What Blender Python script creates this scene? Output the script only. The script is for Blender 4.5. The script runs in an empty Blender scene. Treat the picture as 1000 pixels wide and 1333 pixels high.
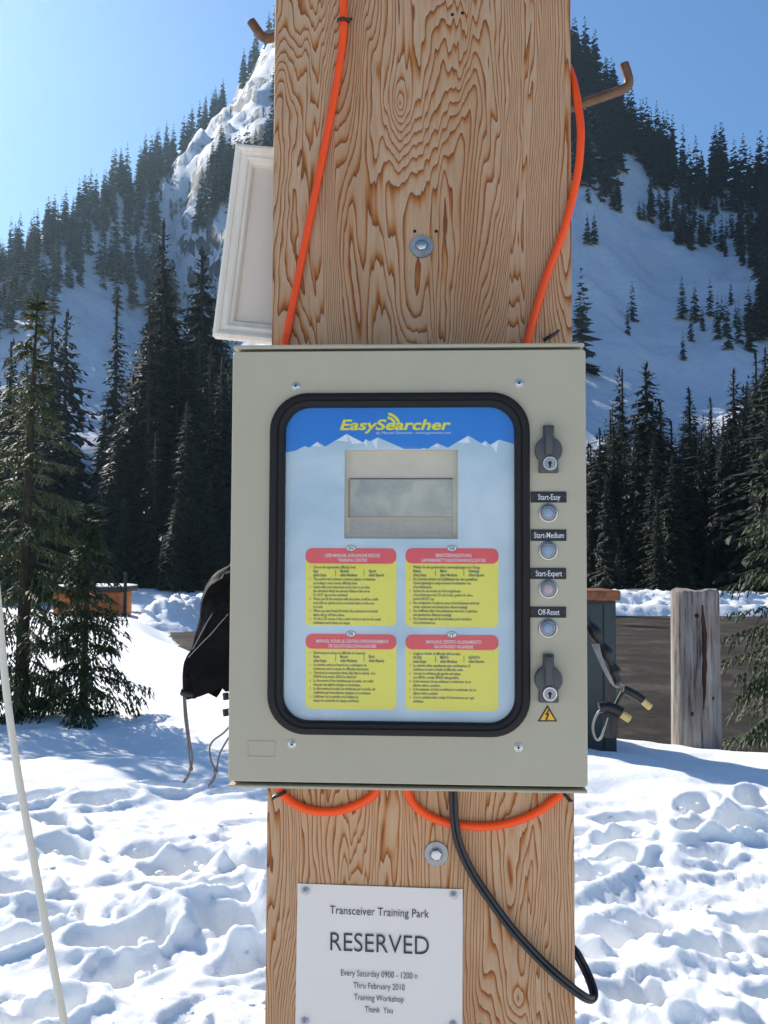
import bpy, bmesh, math, random
import numpy as np
from mathutils import Vector, Matrix

# ------------------------------------------------------------------ camera, sky, sun, exposure
SC = bpy.context.scene
COL = SC.collection
R = math.radians
CAM_Z = 1.5
PITCH = R(2.75)
FPX = 1308.0                      # focal length in pixels of the 1000 x 1333 photograph
cam_data = bpy.data.cameras.new("camera")
cam_data.sensor_fit = 'VERTICAL'
cam_data.sensor_height = 36.0
cam_data.lens = FPX / 1333.0 * 36.0
cam_data.clip_start = 0.05
cam_data.clip_end = 5000.0
cam = bpy.data.objects.new("camera", cam_data)
COL.objects.link(cam)
cam.location = (0, 0, CAM_Z)
ROLL = R(0.25)
cam.rotation_euler = (Matrix.Rotation(R(90) + PITCH, 3, 'X') @ Matrix.Rotation(ROLL, 3, 'Z')).to_euler()
SC.camera = cam

SUN_AZ, SUN_EL = R(-43), R(33)    # azimuth from +Y (negative = left), elevation
world = bpy.data.worlds.new("World")
SC.world = world
world.use_nodes = True
wn = world.node_tree
sky = wn.nodes.new('ShaderNodeTexSky')
sky.sky_type = 'NISHITA'
sky.sun_disc = False
sky.sun_elevation = SUN_EL
sky.sun_rotation = SUN_AZ
sky.altitude = 1000.0
sky.air_density = 1.5
sky.dust_density = 1.5
sky.ozone_density = 6.0
bg = wn.nodes['Background']
bg.inputs['Strength'].default_value = 0.080
tint = wn.nodes.new('ShaderNodeMix'); tint.data_type = 'RGBA'; tint.blend_type = 'MULTIPLY'   # the camera's colour balance of a clear mountain sky
tint.inputs[0].default_value = 1.0; tint.inputs[7].default_value = (.83, 1.015, 1.18, 1)
wn.links.new(sky.outputs[0], tint.inputs[6]); wn.links.new(tint.outputs[2], bg.inputs['Color'])

sun_data = bpy.data.lights.new("sun", 'SUN')
sun_data.energy = 5.0
sun_data.angle = R(0.53)
sun_data.color = (1.0, 0.935, 0.84)
sun = bpy.data.objects.new("sun", sun_data)
COL.objects.link(sun)
SDIR = Vector((math.sin(SUN_AZ) * math.cos(SUN_EL), math.cos(SUN_AZ) * math.cos(SUN_EL), math.sin(SUN_EL)))
sun.rotation_euler = SDIR.to_track_quat('Z', 'Y').to_euler()
sun.location = (-30, 30, 40)

SC.view_settings.view_transform = 'Standard'
SC.view_settings.look = 'None'
SC.view_settings.gamma = 1.0
SC.view_settings.use_curve_mapping = False
SC.view_settings.exposure = 0.5
SC.render.engine = 'CYCLES'
SC.cycles.max_bounces = 6
SC.cycles.diffuse_bounces = 4
SC.cycles.glossy_bounces = 3
SC.cycles.transparent_max_bounces = 8
SC.cycles.volume_bounces = 0
SC.cycles.use_denoising = True

# ------------------------------------------------------------------ pixel to direction
CP, SP = math.cos(PITCH), math.sin(PITCH)
def ray(px, py):
    a = (px - 500.0) / FPX
    b = (666.5 - py) / FPX
    a, b = a * math.cos(ROLL) - b * math.sin(ROLL), a * math.sin(ROLL) + b * math.cos(ROLL)
    return a, CP - SP * b, SP + CP * b          # x, y, z of the direction
YAW = R(3.2)                                    # the post is turned a little: its right side is nearer
CY, SY = math.cos(YAW), math.sin(YAW)
def AP(px, py, v):
    """pixel -> post frame (u right, v depth, z up) on the plane at depth v"""
    x, y, z = ray(px, py)
    u = x * CY - y * SY
    d = x * SY + y * CY
    s = v / d
    return (u * s, v, CAM_Z + z * s)
def WP(px, py, y0):
    x, y, z = ray(px, py)
    s = y0 / y
    return (x * s, y0, CAM_Z + z * s)

# ------------------------------------------------------------------ helpers
BASE = {}
def tag(o, label=None, category=None, group=None, kind=None):
    if label: o['label'] = label
    if category: o['category'] = category
    if group: o['group'] = group
    if kind: o['kind'] = kind
    return o
def thing(name, base, label, category, group=None, post_frame=False):
    """an Empty at a thing's base; base in world or in post-frame coordinates"""
    o = bpy.data.objects.new(name, None)
    COL.objects.link(o)
    o.empty_display_size = 0.05
    b = Vector(base)
    if post_frame:
        o.rotation_euler = (0, 0, -YAW)
        o.location = (b.x * CY + b.y * SY, -b.x * SY + b.y * CY, b.z)
    else:
        o.location = b
    BASE[o.name] = b
    return tag(o, label, category, group)

def smooth_angle(me, deg):
    me.shade_smooth()
    me.set_sharp_from_angle(angle=R(deg))

class MB:
    def __init__(s):
        s.v = []; s.f = []
    def add(s, vs, fs):
        n = len(s.v)
        s.v.extend([tuple(p) for p in vs])
        s.f.extend([tuple(i + n for i in f) for f in fs])
        return s
    def box(s, x0, x1, y0, y1, z0, z1, bev=0.0):
        if x0 > x1: x0, x1 = x1, x0
        if y0 > y1: y0, y1 = y1, y0
        if z0 > z1: z0, z1 = z1, z0
        if bev <= 0:
            vs = [(x, y, z) for z in (z0, z1) for y in (y0, y1) for x in (x0, x1)]
            return s.add(vs, [(0, 2, 3, 1), (4, 5, 7, 6), (0, 1, 5, 4), (2, 6, 7, 3), (0, 4, 6, 2), (1, 3, 7, 5)])
        bm = bmesh.new()
        bmesh.ops.create_cube(bm, size=1.0)
        for w in bm.verts:
            w.co = (x0 + (w.co.x + .5) * (x1 - x0), y0 + (w.co.y + .5) * (y1 - y0), z0 + (w.co.z + .5) * (z1 - z0))
        bmesh.ops.bevel(bm, geom=bm.edges[:], offset=bev, segments=2, affect='EDGES', profile=0.5)
        bm.verts.index_update()
        s.add([w.co[:] for w in bm.verts], [[w.index for w in f.verts] for f in bm.faces])
        bm.free()
        return s
    def tube(s, pts, r, n=10, cap=True):
        """swept circle; r a number or a list"""
        P = [Vector(p) for p in pts]
        m = len(P)
        rr = r if isinstance(r, (list, tuple)) else [r] * m
        t0 = (P[1] - P[0]).normalized()
        up = Vector((0, 0, 1)) if abs(t0.z) < .9 else Vector((1, 0, 0))
        nx = t0.cross(up).normalized()
        vs = []
        for i in range(m):
            t = ((P[min(i + 1, m - 1)] - P[max(i - 1, 0)])).normalized()
            nx = (nx - t * nx.dot(t)).normalized()
            ny = t.cross(nx)
            for k in range(n):
                a = 2 * math.pi * k / n
                vs.append(P[i] + (nx * math.cos(a) + ny * math.sin(a)) * rr[i])
        fs = []
        for i in range(m - 1):
            for k in range(n):
                k2 = (k + 1) % n
                fs.append((i * n + k, i * n + k2, (i + 1) * n + k2, (i + 1) * n + k))
        if cap:
            fs.append(tuple(range(n))[::-1]); fs.append(tuple((m - 1) * n + k for k in range(n)))
        return s.add(vs, fs)
    def rings(s, rings, cap0=True, cap1=True):
        n = len(rings[0])
        vs = [p for rg in rings for p in rg]
        fs = []
        for i in range(len(rings) - 1):
            for k in range(n):
                k2 = (k + 1) % n
                fs.append((i * n + k, i * n + k2, (i + 1) * n + k2, (i + 1) * n + k))
        if cap0: fs.append(tuple(range(n))[::-1])
        if cap1: fs.append(tuple((len(rings) - 1) * n + k for k in range(n)))
        return s.add(vs, fs)
    def slab(s, poly, vf, vb, bev=0.0, front_cap=True):
        """polygon in (u, z) stood up between depth vf (front, nearer) and vb"""
        rg = [[(u, vb, z) for u, z in poly]]
        if bev > 0:
            rg.append([(u, vf + bev, z) for u, z in poly])
            p2 = inset(poly, bev)
            rg.append([(u, vf + bev * .3, z) for u, z in inset(poly, bev * .3)])
            rg.append([(u, vf, z) for u, z in p2])
        else:
            rg.append([(u, vf, z) for u, z in poly])
        return s.rings(rg, True, front_cap)
    def lathe(s, c, prof, n=24, axis='v'):
        """prof: list of (radius, depth offset toward the back); axis along v through c"""
        rg = []
        for r, d in prof:
            rg.append([(c[0] + r * math.cos(2 * math.pi * k / n), c[1] + d, c[2] + r * math.sin(2 * math.pi * k / n)) for k in range(n)])
        return s.rings(rg, True, True)
    def build(s, name, mat, parent=None, smooth=35, base=None, recalc=True):
        root = parent
        while root is not None and root.parent is not None: root = root.parent
        b = Vector(base) if base is not None else (BASE[root.name] if root is not None else Vector((0, 0, 0)))
        bx, by, bz = b
        me = bpy.data.meshes.new(name)
        me.from_pydata([(x - bx, y - by, z - bz) for x, y, z in s.v], [], s.f)
        if recalc:
            bm = bmesh.new(); bm.from_mesh(me)
            bmesh.ops.recalc_face_normals(bm, faces=bm.faces)
            bm.to_mesh(me); bm.free()
        if smooth: smooth_angle(me, smooth)
        if mat: me.materials.append(mat)
        o = bpy.data.objects.new(name, me)
        COL.objects.link(o)
        if parent is not None: o.parent = parent
        elif base is not None: o.location = b
        return o
def inset(poly, d):
    n = len(poly); out = []
    area = sum(poly[i][0] * poly[(i + 1) % n][1] - poly[(i + 1) % n][0] * poly[i][1] for i in range(n))
    sg = 1 if area > 0 else -1
    for i in range(n):
        p0, p1, p2 = Vector(poly[i - 1]), Vector(poly[i]), Vector(poly[(i + 1) % n])
        e1, e2 = (p1 - p0).normalized(), (p2 - p1).normalized()
        n1, n2 = Vector((-e1.y, e1.x)) * sg, Vector((-e2.y, e2.x)) * sg
        m = (n1 + n2)
        m = m / max(m.dot(n1), .3)
        out.append((p1.x + m.x * d, p1.y + m.y * d))
    return out
def rrect(x0, x1, z0, z1, r, n=8):
    if x0 > x1: x0, x1 = x1, x0
    if z0 > z1: z0, z1 = z1, z0
    out = []
    for cx, cz, a0 in ((x1 - r, z1 - r, 0), (x0 + r, z1 - r, 90), (x0 + r, z0 + r, 180), (x1 - r, z0 + r, 270)):
        for k in range(n + 1):
            a = R(a0 + 90 * k / n)
            out.append((cx + r * math.cos(a), cz + r * math.sin(a)))
    return out
def disc(cx, cz, r, n=24, ry=None):
    ry = r if ry is None else ry
    return [(cx + r * math.cos(2 * math.pi * k / n), cz + ry * math.sin(2 * math.pi * k / n)) for k in range(n)]
def spline(pts, per=8):
    """Catmull-Rom through the points"""
    P = [Vector(p) for p in pts]
    P = [P[0] * 2 - P[1]] + P + [P[-1] * 2 - P[-2]]
    out = []
    for i in range(1, len(P) - 2):
        a, b, c, d = P[i - 1], P[i], P[i + 1], P[i + 2]
        for k in range(per):
            t = k / per
            out.append(.5 * ((2 * b) + (c - a) * t + (2 * a - 5 * b + 4 * c - d) * t * t + (3 * b - a - 3 * c + d) * t ** 3))
    out.append(P[-2])
    return out

# ------------------------------------------------------------------ text as flat print
def text_geo(body, bold=0.0, shear=0.0, spacing=1.0, line=1.0, align='LEFT', res=2):
    cu = bpy.data.curves.new("t", 'FONT')
    cu.body = body; cu.size = 1.0; cu.shear = shear; cu.offset = bold
    cu.space_character = spacing; cu.space_line = line; cu.align_x = align
    cu.resolution_u = res; cu.fill_mode = 'FRONT'
    ob = bpy.data.objects.new("t", cu)
    COL.objects.link(ob)
    dg = bpy.context.evaluated_depsgraph_get()
    me = bpy.data.meshes.new_from_object(ob.evaluated_get(dg))
    vs = np.empty(len(me.vertices) * 3, dtype=np.float32)
    me.vertices.foreach_get("co", vs)
    vs = vs.reshape(-1, 3)[:, :2].copy()
    fs = [tuple(p.vertices) for p in me.polygons]
    bpy.data.meshes.remove(me)
    bpy.data.objects.remove(ob); bpy.data.curves.remove(cu)
    return vs, fs
def text_fit(mb, body, x0, x1, zb, cap, v, bold=0.0, shear=0.0, spacing=1.0, res=2, tilt=0.0):
    """one line of text between x0 and x1 with baseline zb and capital height cap"""
    vs, fs = text_geo(body, bold, shear, spacing, res=res)
    if not len(vs): return
    mn, mx = vs[:, 0].min(), vs[:, 0].max()
    sx = (x1 - x0) / (mx - mn); sz = cap / 0.69
    mb.add([(x0 + (a - mn) * sx, v, zb + b * sz + (a - mn) * sx * tilt) for a, b in vs], fs)
def text_at(mb, body, x0, zb, cap, v, sxr=1.0, bold=0.0, res=1, maxw=None):
    vs, fs = text_geo(body, bold, res=res)
    if not len(vs): return
    sz = cap / 0.69; sx = sz * sxr
    if maxw: sx = min(sx, maxw / max(vs[:, 0].max(), 1e-6))
    mb.add([(x0 + a * sx, v, zb + b * sz) for a, b in vs], fs)

# ------------------------------------------------------------------ noise
def _hash(ix, iy, seed):
    h = (ix.astype(np.int64) * 374761393 + iy.astype(np.int64) * 668265263 + seed * 1442695041) & 0x7fffffff
    h = ((h ^ (h >> 13)) * 1274126177) & 0x7fffffff
    h = ((h ^ (h >> 16)) * 668265263) & 0x7fffffff
    h = h ^ (h >> 15)
    return (h & 0xffffff) / float(0xffffff)
def vnoise(x, y, seed=0):
    """gradient noise, about -1..1"""
    x = np.asarray(x, dtype=np.float64); y = np.asarray(y, dtype=np.float64)
    ix, iy = np.floor(x).astype(np.int64), np.floor(y).astype(np.int64)
    fx, fy = x - ix, y - iy
    u = fx * fx * fx * (fx * (fx * 6 - 15) + 10); w = fy * fy * fy * (fy * (fy * 6 - 15) + 10)
    def g(dx, dy):
        a = _hash(ix + dx, iy + dy, seed) * 2 * np.pi
        return np.cos(a) * (fx - dx) + np.sin(a) * (fy - dy)
    a = g(0, 0) * (1 - u) + g(1, 0) * u
    b = g(0, 1) * (1 - u) + g(1, 1) * u
    return (a * (1 - w) + b * w) * 1.5
def fbm(x, y, seed=0, oct=4, gain=.5, lac=2.03):
    s = 0; a = 1
    for k in range(oct):
        s = s + a * vnoise(x, y, seed + k * 17); x = x * lac + 3.1; y = y * lac - 1.7; a *= gain
    return s
def billow(x, y, seed=0, oct=3, gain=.5):
    s = 0; a = 1
    for k in range(oct):
        s = s + a * (1 - 2 * np.abs(vnoise(x, y, seed + k * 13))); x = x * 2.1 + 5.2; y = y * 2.1 + 1.3; a *= gain
    return s
def sstep(a, b, x):
    t = np.clip((x - a) / (b - a), 0, 1)
    return t * t * (3 - 2 * t)

# ------------------------------------------------------------------ materials
def new_mat(name):
    m = bpy.data.materials.new(name); m.use_nodes = True
    nt = m.node_tree
    return m, nt, nt.nodes['Principled BSDF']
def N(nt, typ, **kw):
    n = nt.nodes.new(typ)
    for k, v in kw.items():
        if k in n.inputs: n.inputs[k].default_value = v
        else: setattr(n, k, v)
    return n
def ramp(nt, fac, stops, interp='LINEAR'):
    r = nt.nodes.new('ShaderNodeValToRGB'); r.color_ramp.interpolation = interp
    el = r.color_ramp.elements
    while len(el) < len(stops): el.new(.5)
    for e, (p, c) in zip(el, stops):
        e.position = p; e.color = (*c, 1) if len(c) == 3 else c
    nt.links.new(fac, r.inputs[0])
    return r.outputs[0]
def srgb(r, g, b):
    f = lambda c: ((c / 255 + .055) / 1.055) ** 2.4 if c > 10 else c / 255 / 12.92
    return (f(r), f(g), f(b))
def coords(nt, scale=(1, 1, 1), loc=(0, 0, 0), rot=(0, 0, 0)):
    t = nt.nodes.new('ShaderNodeTexCoord'); m = nt.nodes.new('ShaderNodeMapping')
    m.inputs['Scale'].default_value = scale; m.inputs['Location'].default_value = loc; m.inputs['Rotation'].default_value = rot
    nt.links.new(t.outputs['Object'], m.inputs['Vector'])
    return m.outputs[0]
def math_n(nt, op, a, b=None, c=None):
    n = nt.nodes.new('ShaderNodeMath'); n.operation = op
    for i, q in enumerate((a, b, c)):
        if q is None: continue
        if isinstance(q, (int, float)): n.inputs[i].default_value = q
        else: nt.links.new(q, n.inputs[i])
    return n.outputs[0]
def mixc(nt, fac, a, b, mode='MIX'):
    n = nt.nodes.new('ShaderNodeMix'); n.data_type = 'RGBA'; n.blend_type = mode
    for i, q in ((0, fac), (6, a), (7, b)):
        if isinstance(q, (int, float)): n.inputs[i].default_value = q
        elif isinstance(q, tuple): n.inputs[i].default_value = (*q, 1)
        else: nt.links.new(q, n.inputs[i])
    return n.outputs[2]
def bump(nt, bs, h, strength=.3, dist=.001):
    b = nt.nodes.new('ShaderNodeBump'); b.inputs['Strength'].default_value = strength; b.inputs['Distance'].default_value = dist
    nt.links.new(h, b.inputs['Height']); nt.links.new(b.outputs[0], bs.inputs['Normal'])
def simple(name, col, rough=.5, metal=0.0, var=.12, scale=30.0, bmp=0.0, bdist=.0005, spec=.5, coat=0.0):
    """a plain paint, plastic or metal with slight unevenness of tone and gloss"""
    m, nt, bs = new_mat(name)
    v = coords(nt)
    n = N(nt, 'ShaderNodeTexNoise', Scale=scale, Detail=5.0, Roughness=.6); nt.links.new(v, n.inputs['Vector'])
    lo = tuple(max(0, c * (1 - var)) for c in col); hi = tuple(min(1, c * (1 + var)) for c in col)
    nt.links.new(ramp(nt, n.outputs[0], [(.3, lo), (.7, hi)]), bs.inputs['Base Color'])
    nt.links.new(ramp(nt, n.outputs[0], [(.3, (rough * .85,) * 3), (.7, (min(1, rough * 1.15),) * 3)]), bs.inputs['Roughness'])
    bs.inputs['Metallic'].default_value = metal
    bs.inputs['Specular IOR Level'].default_value = spec
    bs.inputs['Coat Weight'].default_value = coat
    if bmp:
        n2 = N(nt, 'ShaderNodeTexNoise', Scale=scale * 8, Detail=3.0); nt.links.new(v, n2.inputs['Vector'])
        bump(nt, bs, n2.outputs[0], bmp, bdist)
    return m
KNOT_Z1 = AP(515, 135, 1.30)[2] + .05; KNOT_Z2 = AP(680, 1300, 1.30)[2] + .05
# ------------------------------------------------------------------ the materials of this place
M = {}
SSS = 0.6
def make_snow(name, fine=1.0):
    m, nt, bs = new_mat(name)
    v = coords(nt)
    n1 = N(nt, 'ShaderNodeTexNoise', Scale=2.0, Detail=4.0); nt.links.new(v, n1.inputs['Vector'])
    nt.links.new(ramp(nt, n1.outputs[0], [(.35, (.88, .88, .87)), (.65, (.93, .93, .91))]), bs.inputs['Base Color'])
    bs.inputs['Roughness'].default_value = .75
    bs.inputs['Specular IOR Level'].default_value = .25
    n2 = N(nt, 'ShaderNodeTexNoise', Scale=32.0 / fine, Detail=7.0, Roughness=.72); nt.links.new(v, n2.inputs['Vector'])
    bump(nt, bs, n2.outputs[0], .45, .016 * fine)
    if fine == 1.0:
        bs.inputs['Subsurface Weight'].default_value = SSS; bs.inputs['Subsurface Radius'].default_value = (.030, .036, .042); bs.inputs['Subsurface Scale'].default_value = 1.0
    return m
M['snow'] = make_snow("snow")
M['snow_far'] = make_snow("snow_far", 6.0)

def make_mountain():
    m, nt, bs = new_mat("mountain_snow_rock")
    g = nt.nodes.new('ShaderNodeNewGeometry')
    sep = nt.nodes.new('ShaderNodeSeparateXYZ'); nt.links.new(g.outputs['True Normal'], sep.inputs[0])
    v = coords(nt)
    n = N(nt, 'ShaderNodeTexNoise', Scale=.08, Detail=8.0, Roughness=.65); nt.links.new(v, n.inputs['Vector'])
    n2 = N(nt, 'ShaderNodeTexNoise', Scale=.6, Detail=6.0, Roughness=.7); nt.links.new(v, n2.inputs['Vector'])
    k = math_n(nt, 'ADD', sep.outputs[2], math_n(nt, 'MULTIPLY', math_n(nt, 'SUBTRACT', n.outputs[0], .5), .7))
    k = math_n(nt, 'ADD', k, math_n(nt, 'MULTIPLY', math_n(nt, 'SUBTRACT', n2.outputs[0], .5), .25))
    f = ramp(nt, k, [(.27, (0, 0, 0)), (.36, (1, 1, 1))])
    rock = ramp(nt, n2.outputs[0], [(.3, (.04, .042, .046)), (.7, (.12, .12, .124))])
    snow = ramp(nt, n2.outputs[0], [(.3, (.58, .61, .66)), (.7, (.70, .73, .77))])
    nt.links.new(mixc(nt, f, rock, snow), bs.inputs['Base Color'])
    bs.inputs['Roughness'].default_value = .8
    bs.inputs['Specular IOR Level'].default_value = .2
    bump(nt, bs, n2.outputs[0], .5, .6)
    return m
M['mountain'] = make_mountain()

def make_gravel():
    m, nt, bs = new_mat("gravel")
    v = coords(nt)
    v2 = coords(nt, (.55, .75, 1))
    n1 = N(nt, 'ShaderNodeTexNoise', Scale=1.0, Detail=6.0, Roughness=.65); nt.links.new(v2, n1.inputs['Vector'])
    n2 = N(nt, 'ShaderNodeTexNoise', Scale=5.0, Detail=9.0, Roughness=.8); nt.links.new(v, n2.inputs['Vector'])
    a = ramp(nt, n1.outputs[0], [(.3, (.030, .023, .017)), (.52, (.058, .046, .036)), (.72, (.15, .125, .10))])
    b = ramp(nt, n2.outputs[0], [(.3, (.45, .45, .45)), (.7, (1.35, 1.35, 1.35))])
    nt.links.new(mixc(nt, 1.0, a, b, 'MULTIPLY'), bs.inputs['Base Color'])
    bs.inputs['Roughness'].default_value = .85
    bs.inputs['Specular IOR Level'].default_value = .2
    bump(nt, bs, n2.outputs[0], 1.0, .12)
    return m
M['gravel'] = make_gravel()

def make_plywood():
    """rotary-cut fir face veneer: long uneven contour figure with sharp dark latewood lines"""
    m, nt, bs = new_mat("fir_plywood")
    v = coords(nt, (1, 0, 1), (.0, 0, .0))
    # slow wander of the figure
    vw = coords(nt, (5.2, 0, .80), (1.3, .7, 4.4))
    nw = N(nt, 'ShaderNodeTexNoise', Scale=1.0, Detail=2.0, Roughness=.45, Distortion=.35); nt.links.new(vw, nw.inputs['Vector'])
    vw2 = coords(nt, (17, 0, 2.3), (3.3, 1.7, 9.1))
    nw2 = N(nt, 'ShaderNodeTexNoise', Scale=1.0, Detail=3.0, Roughness=.5, Distortion=.6); nt.links.new(vw2, nw2.inputs['Vector'])
    vj = coords(nt, (150, 0, 9))
    nj = N(nt, 'ShaderNodeTexNoise', Scale=1.0, Detail=3.0, Roughness=.65); nt.links.new(vj, nj.inputs['Vector'])
    vf = coords(nt, (900, 0, 22))
    nf = N(nt, 'ShaderNodeTexNoise', Scale=1.0, Detail=2.0, Roughness=.6); nt.links.new(vf, nf.inputs['Vector'])
    sx = nt.nodes.new('ShaderNodeSeparateXYZ'); nt.links.new(v, sx.inputs[0])
    ph = math_n(nt, 'MULTIPLY', nw.outputs[0], 66.0)
    ph = math_n(nt, 'ADD', ph, math_n(nt, 'MULTIPLY', nw2.outputs[0], 14.0))
    ph = math_n(nt, 'ADD', ph, math_n(nt, 'MULTIPLY', sx.outputs[0], 105.0))
    ph = math_n(nt, 'ADD', ph, math_n(nt, 'MULTIPLY', nj.outputs[0], .6))
    # two knots that pull the figure round them
    for kx, kz, amp, sxx, szz in ((-.028, KNOT_Z1, 7.0, .026, .060), (.125, KNOT_Z2, 5.0, .022, .045)):
        dx = math_n(nt, 'DIVIDE', math_n(nt, 'SUBTRACT', sx.outputs[0], kx), sxx)
        dz = math_n(nt, 'DIVIDE', math_n(nt, 'SUBTRACT', sx.outputs[2], kz), szz)
        rr = math_n(nt, 'ADD', math_n(nt, 'MULTIPLY', dx, dx), math_n(nt, 'MULTIPLY', dz, dz))
        ph = math_n(nt, 'ADD', ph, math_n(nt, 'MULTIPLY', math_n(nt, 'EXPONENT', math_n(nt, 'MULTIPLY', math_n(nt, 'SQRT', rr), -1.0)), amp))
    fr = math_n(nt, 'FRACT', ph)
    light = srgb(205, 177, 156)
    col = ramp(nt, fr, [(0.0, srgb(201, 166, 131)), (.57, srgb(196, 157, 118)), (.77, srgb(182, 120, 64)),
                        (.88, srgb(156, 90, 38)), (.95, srgb(120, 66, 28)), (.985, srgb(184, 146, 110)), (1.0, srgb(201, 166, 131))])
    fine = ramp(nt, nf.outputs[0], [(.3, (.80, .78, .76)), (.6, (1.03, 1.03, 1.03))])
    col = mixc(nt, 1.0, col, fine, 'MULTIPLY')
    # wet and weather-toned patches, long with the grain
    vp = coords(nt, (9, 0, 1.8), (5, 0, 2))
    npz = N(nt, 'ShaderNodeTexNoise', Scale=1.0, Detail=4.0, Roughness=.6); nt.links.new(vp, npz.inputs['Vector'])
    patch = ramp(nt, npz.outputs[0], [(.50, (1, 1, 1)), (.74, (.80, .66, .50))])
    col = mixc(nt, .8, col, patch, 'MULTIPLY')
    nt.links.new(col, bs.inputs['Base Color'])
    bs.inputs['Roughness'].default_value = .62
    bs.inputs['Specular IOR Level'].default_value = .35
    h = math_n(nt, 'ADD', math_n(nt, 'MULTIPLY', fr, .7), math_n(nt, 'MULTIPLY', nf.outputs[0], .6))
    bump(nt, bs, h, .35, .0006)
    return m

def make_wood(name, c0, c1, scale=(3, 3, .4), rough=.75, freq=9.0, bd=.002):
    m, nt, bs = new_mat(name)
    v = coords(nt, scale)
    n = N(nt, 'ShaderNodeTexNoise', Scale=freq, Detail=6.0, Roughness=.65, Distortion=.4); nt.links.new(v, n.inputs['Vector'])
    nt.links.new(ramp(nt, n.outputs[0], [(.28, c0), (.72, c1)]), bs.inputs['Base Color'])
    bs.inputs['Roughness'].default_value = rough
    bs.inputs['Specular IOR Level'].default_value = .25
    bump(nt, bs, n.outputs[0], .5, bd)
    return m
M['timber'] = make_wood("timber", srgb(110, 82, 58), srgb(176, 142, 108))
M['white_wood'] = make_wood("white_painted_wood", srgb(214, 204, 186), srgb(238, 230, 214), (40, 40, 2), .55, 1.0, .0006)
M['white_panel'] = simple("white_panel", srgb(222, 208, 190), .6, 0, .04, 8)

M['box_grey'] = simple("powder_coat_grey", srgb(180, 172, 147), .42, 0, .035, 14, .25, .0002, .4)
M['dark_gap'] = simple("gap_shade_black", (.006, .006, .006), .8, 0, .1)
M['rubber'] = simple("black_rubber", (.013, .012, .011), .6, 0, .2, 20, .2, .0002, .3)
M['lock_grey'] = simple("charcoal_plastic", srgb(72, 74, 74), .45, 0, .06, 60, .2, .0001)
M['steel'] = simple("steel", (.55, .55, .54), .28, 1.0, .1, 60)
M['dull_steel'] = simple("dull_zinc", (.34, .35, .35), .5, .85, .2, 40, .3, .0003)
M['key_hole'] = simple("keyhole_black", (.004, .004, .004), .7)
M['lens_blue'] = simple("button_lens_pale_blue", srgb(140, 160, 178), .25, 0, .06, 60)
M['lens_pink'] = simple("button_lens_pink", srgb(178, 158, 162), .25, 0, .06, 60)
M['plate_black'] = simple("engraved_plate_black", (.010, .010, .010), .45, 0, .2, 60)
M['print_white'] = simple("print_white", (.80, .80, .78), .6, 0, .03)
M['print_black'] = simple("print_black", (.02, .02, .02), .6, 0, .1)
M['warn_yellow'] = simple("warning_yellow", srgb(240, 180, 30), .45, 0, .03)
M['orange'] = simple("orange_cable_sheath", srgb(250, 82, 18), .42, 0, .05, 40, .1, .0002, .4)
M['black_cable'] = simple("black_cable_sheath", (.012, .012, .013), .38, 0, .2, 50)
M['tie'] = simple("black_nylon", (.012, .012, .012), .4, 0, .2, 60)
M['paper'] = simple("laminated_paper", srgb(230, 222, 212), .5, 0, .015, 9, .25, .0004, .5)
M['paper_ink'] = simple("paper_ink", (.035, .035, .04), .6)
M['pin'] = simple("clear_pin", (.5, .5, .52), .2, .3, .1, 80)
M['rust'] = simple("rusty_steel", srgb(112, 84, 64), .6, .35, .35, 70, .4, .0006)
M['fabric'] = simple("black_shell_fabric", (.003, .003, .0035), .75, 0, .25, 120, .4, .0006, .15)
M['piping'] = simple("pale_piping", (.26, .26, .25), .5, 0, .1)
M['cord'] = simple("grey_cord", (.17, .155, .15), .7, 0, .3, 300, .4, .0004)
M['wire'] = simple("wire_white", (.36, .37, .37), .4, 0, .1)
M['tape'] = simple("black_tape", (.012, .012, .013), .42, 0, .3, 60, .4, .0006)
M['connector'] = simple("cream_connector", srgb(222, 196, 120), .35, 0, .1, 60)
M['pole'] = simple("white_fibreglass", srgb(214, 212, 196), .3, 0, .05, 8, 0, 0, .5)
M['cab_green'] = simple("grey_green_paint", srgb(56, 64, 61), .5, .1, .12, 6, .2, .001)
M['cab_top'] = simple("rusty_brown_lid", srgb(128, 80, 52), .75, .1, .5, 14, .5, .003)
M['hut_wood'] = make_wood("orange_stained_boards", srgb(150, 84, 38), srgb(186, 112, 56), (2, 2, .5))
M['hut_dark'] = simple("dark_fascia", (.03, .022, .018), .7, 0, .3, 3)
M['dark_pole'] = make_wood("dark_creosoted_pole", (.012, .010, .009), (.035, .03, .026))

def make_poster(name, c0, c1, rough=.4):
    m, nt, bs = new_mat(name)
    v = coords(nt)
    n = N(nt, 'ShaderNodeTexNoise', Scale=9.0, Detail=6.0, Roughness=.6, Distortion=.8); nt.links.new(v, n.inputs['Vector'])
    nt.links.new(ramp(nt, n.outputs[0], [(.3, c0), (.7, c1)]), bs.inputs['Base Color'])
    bs.inputs['Roughness'].default_value = rough
    n2 = N(nt, 'ShaderNodeTexNoise', Scale=5.0, Detail=4.0, Roughness=.55, Distortion=1.5); nt.links.new(v, n2.inputs['Vector'])
    bump(nt, bs, n2.outputs[0], .25, .004)
    return m
M['poster_blue'] = make_poster("poster_sky_blue", srgb(0, 116, 206), srgb(14, 128, 216))
M['poster_snow'] = make_poster("poster_pale_blue", srgb(168, 196, 208), srgb(206, 222, 226))  # mottled pale blue: wavy window reflections painted into the poster's colour
M['poster_white'] = make_poster("poster_white_ridge", srgb(232, 238, 244), srgb(242, 246, 250))
M['poster_yellow'] = make_poster("poster_yellow", srgb(236, 222, 52), srgb(242, 230, 70))
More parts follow.
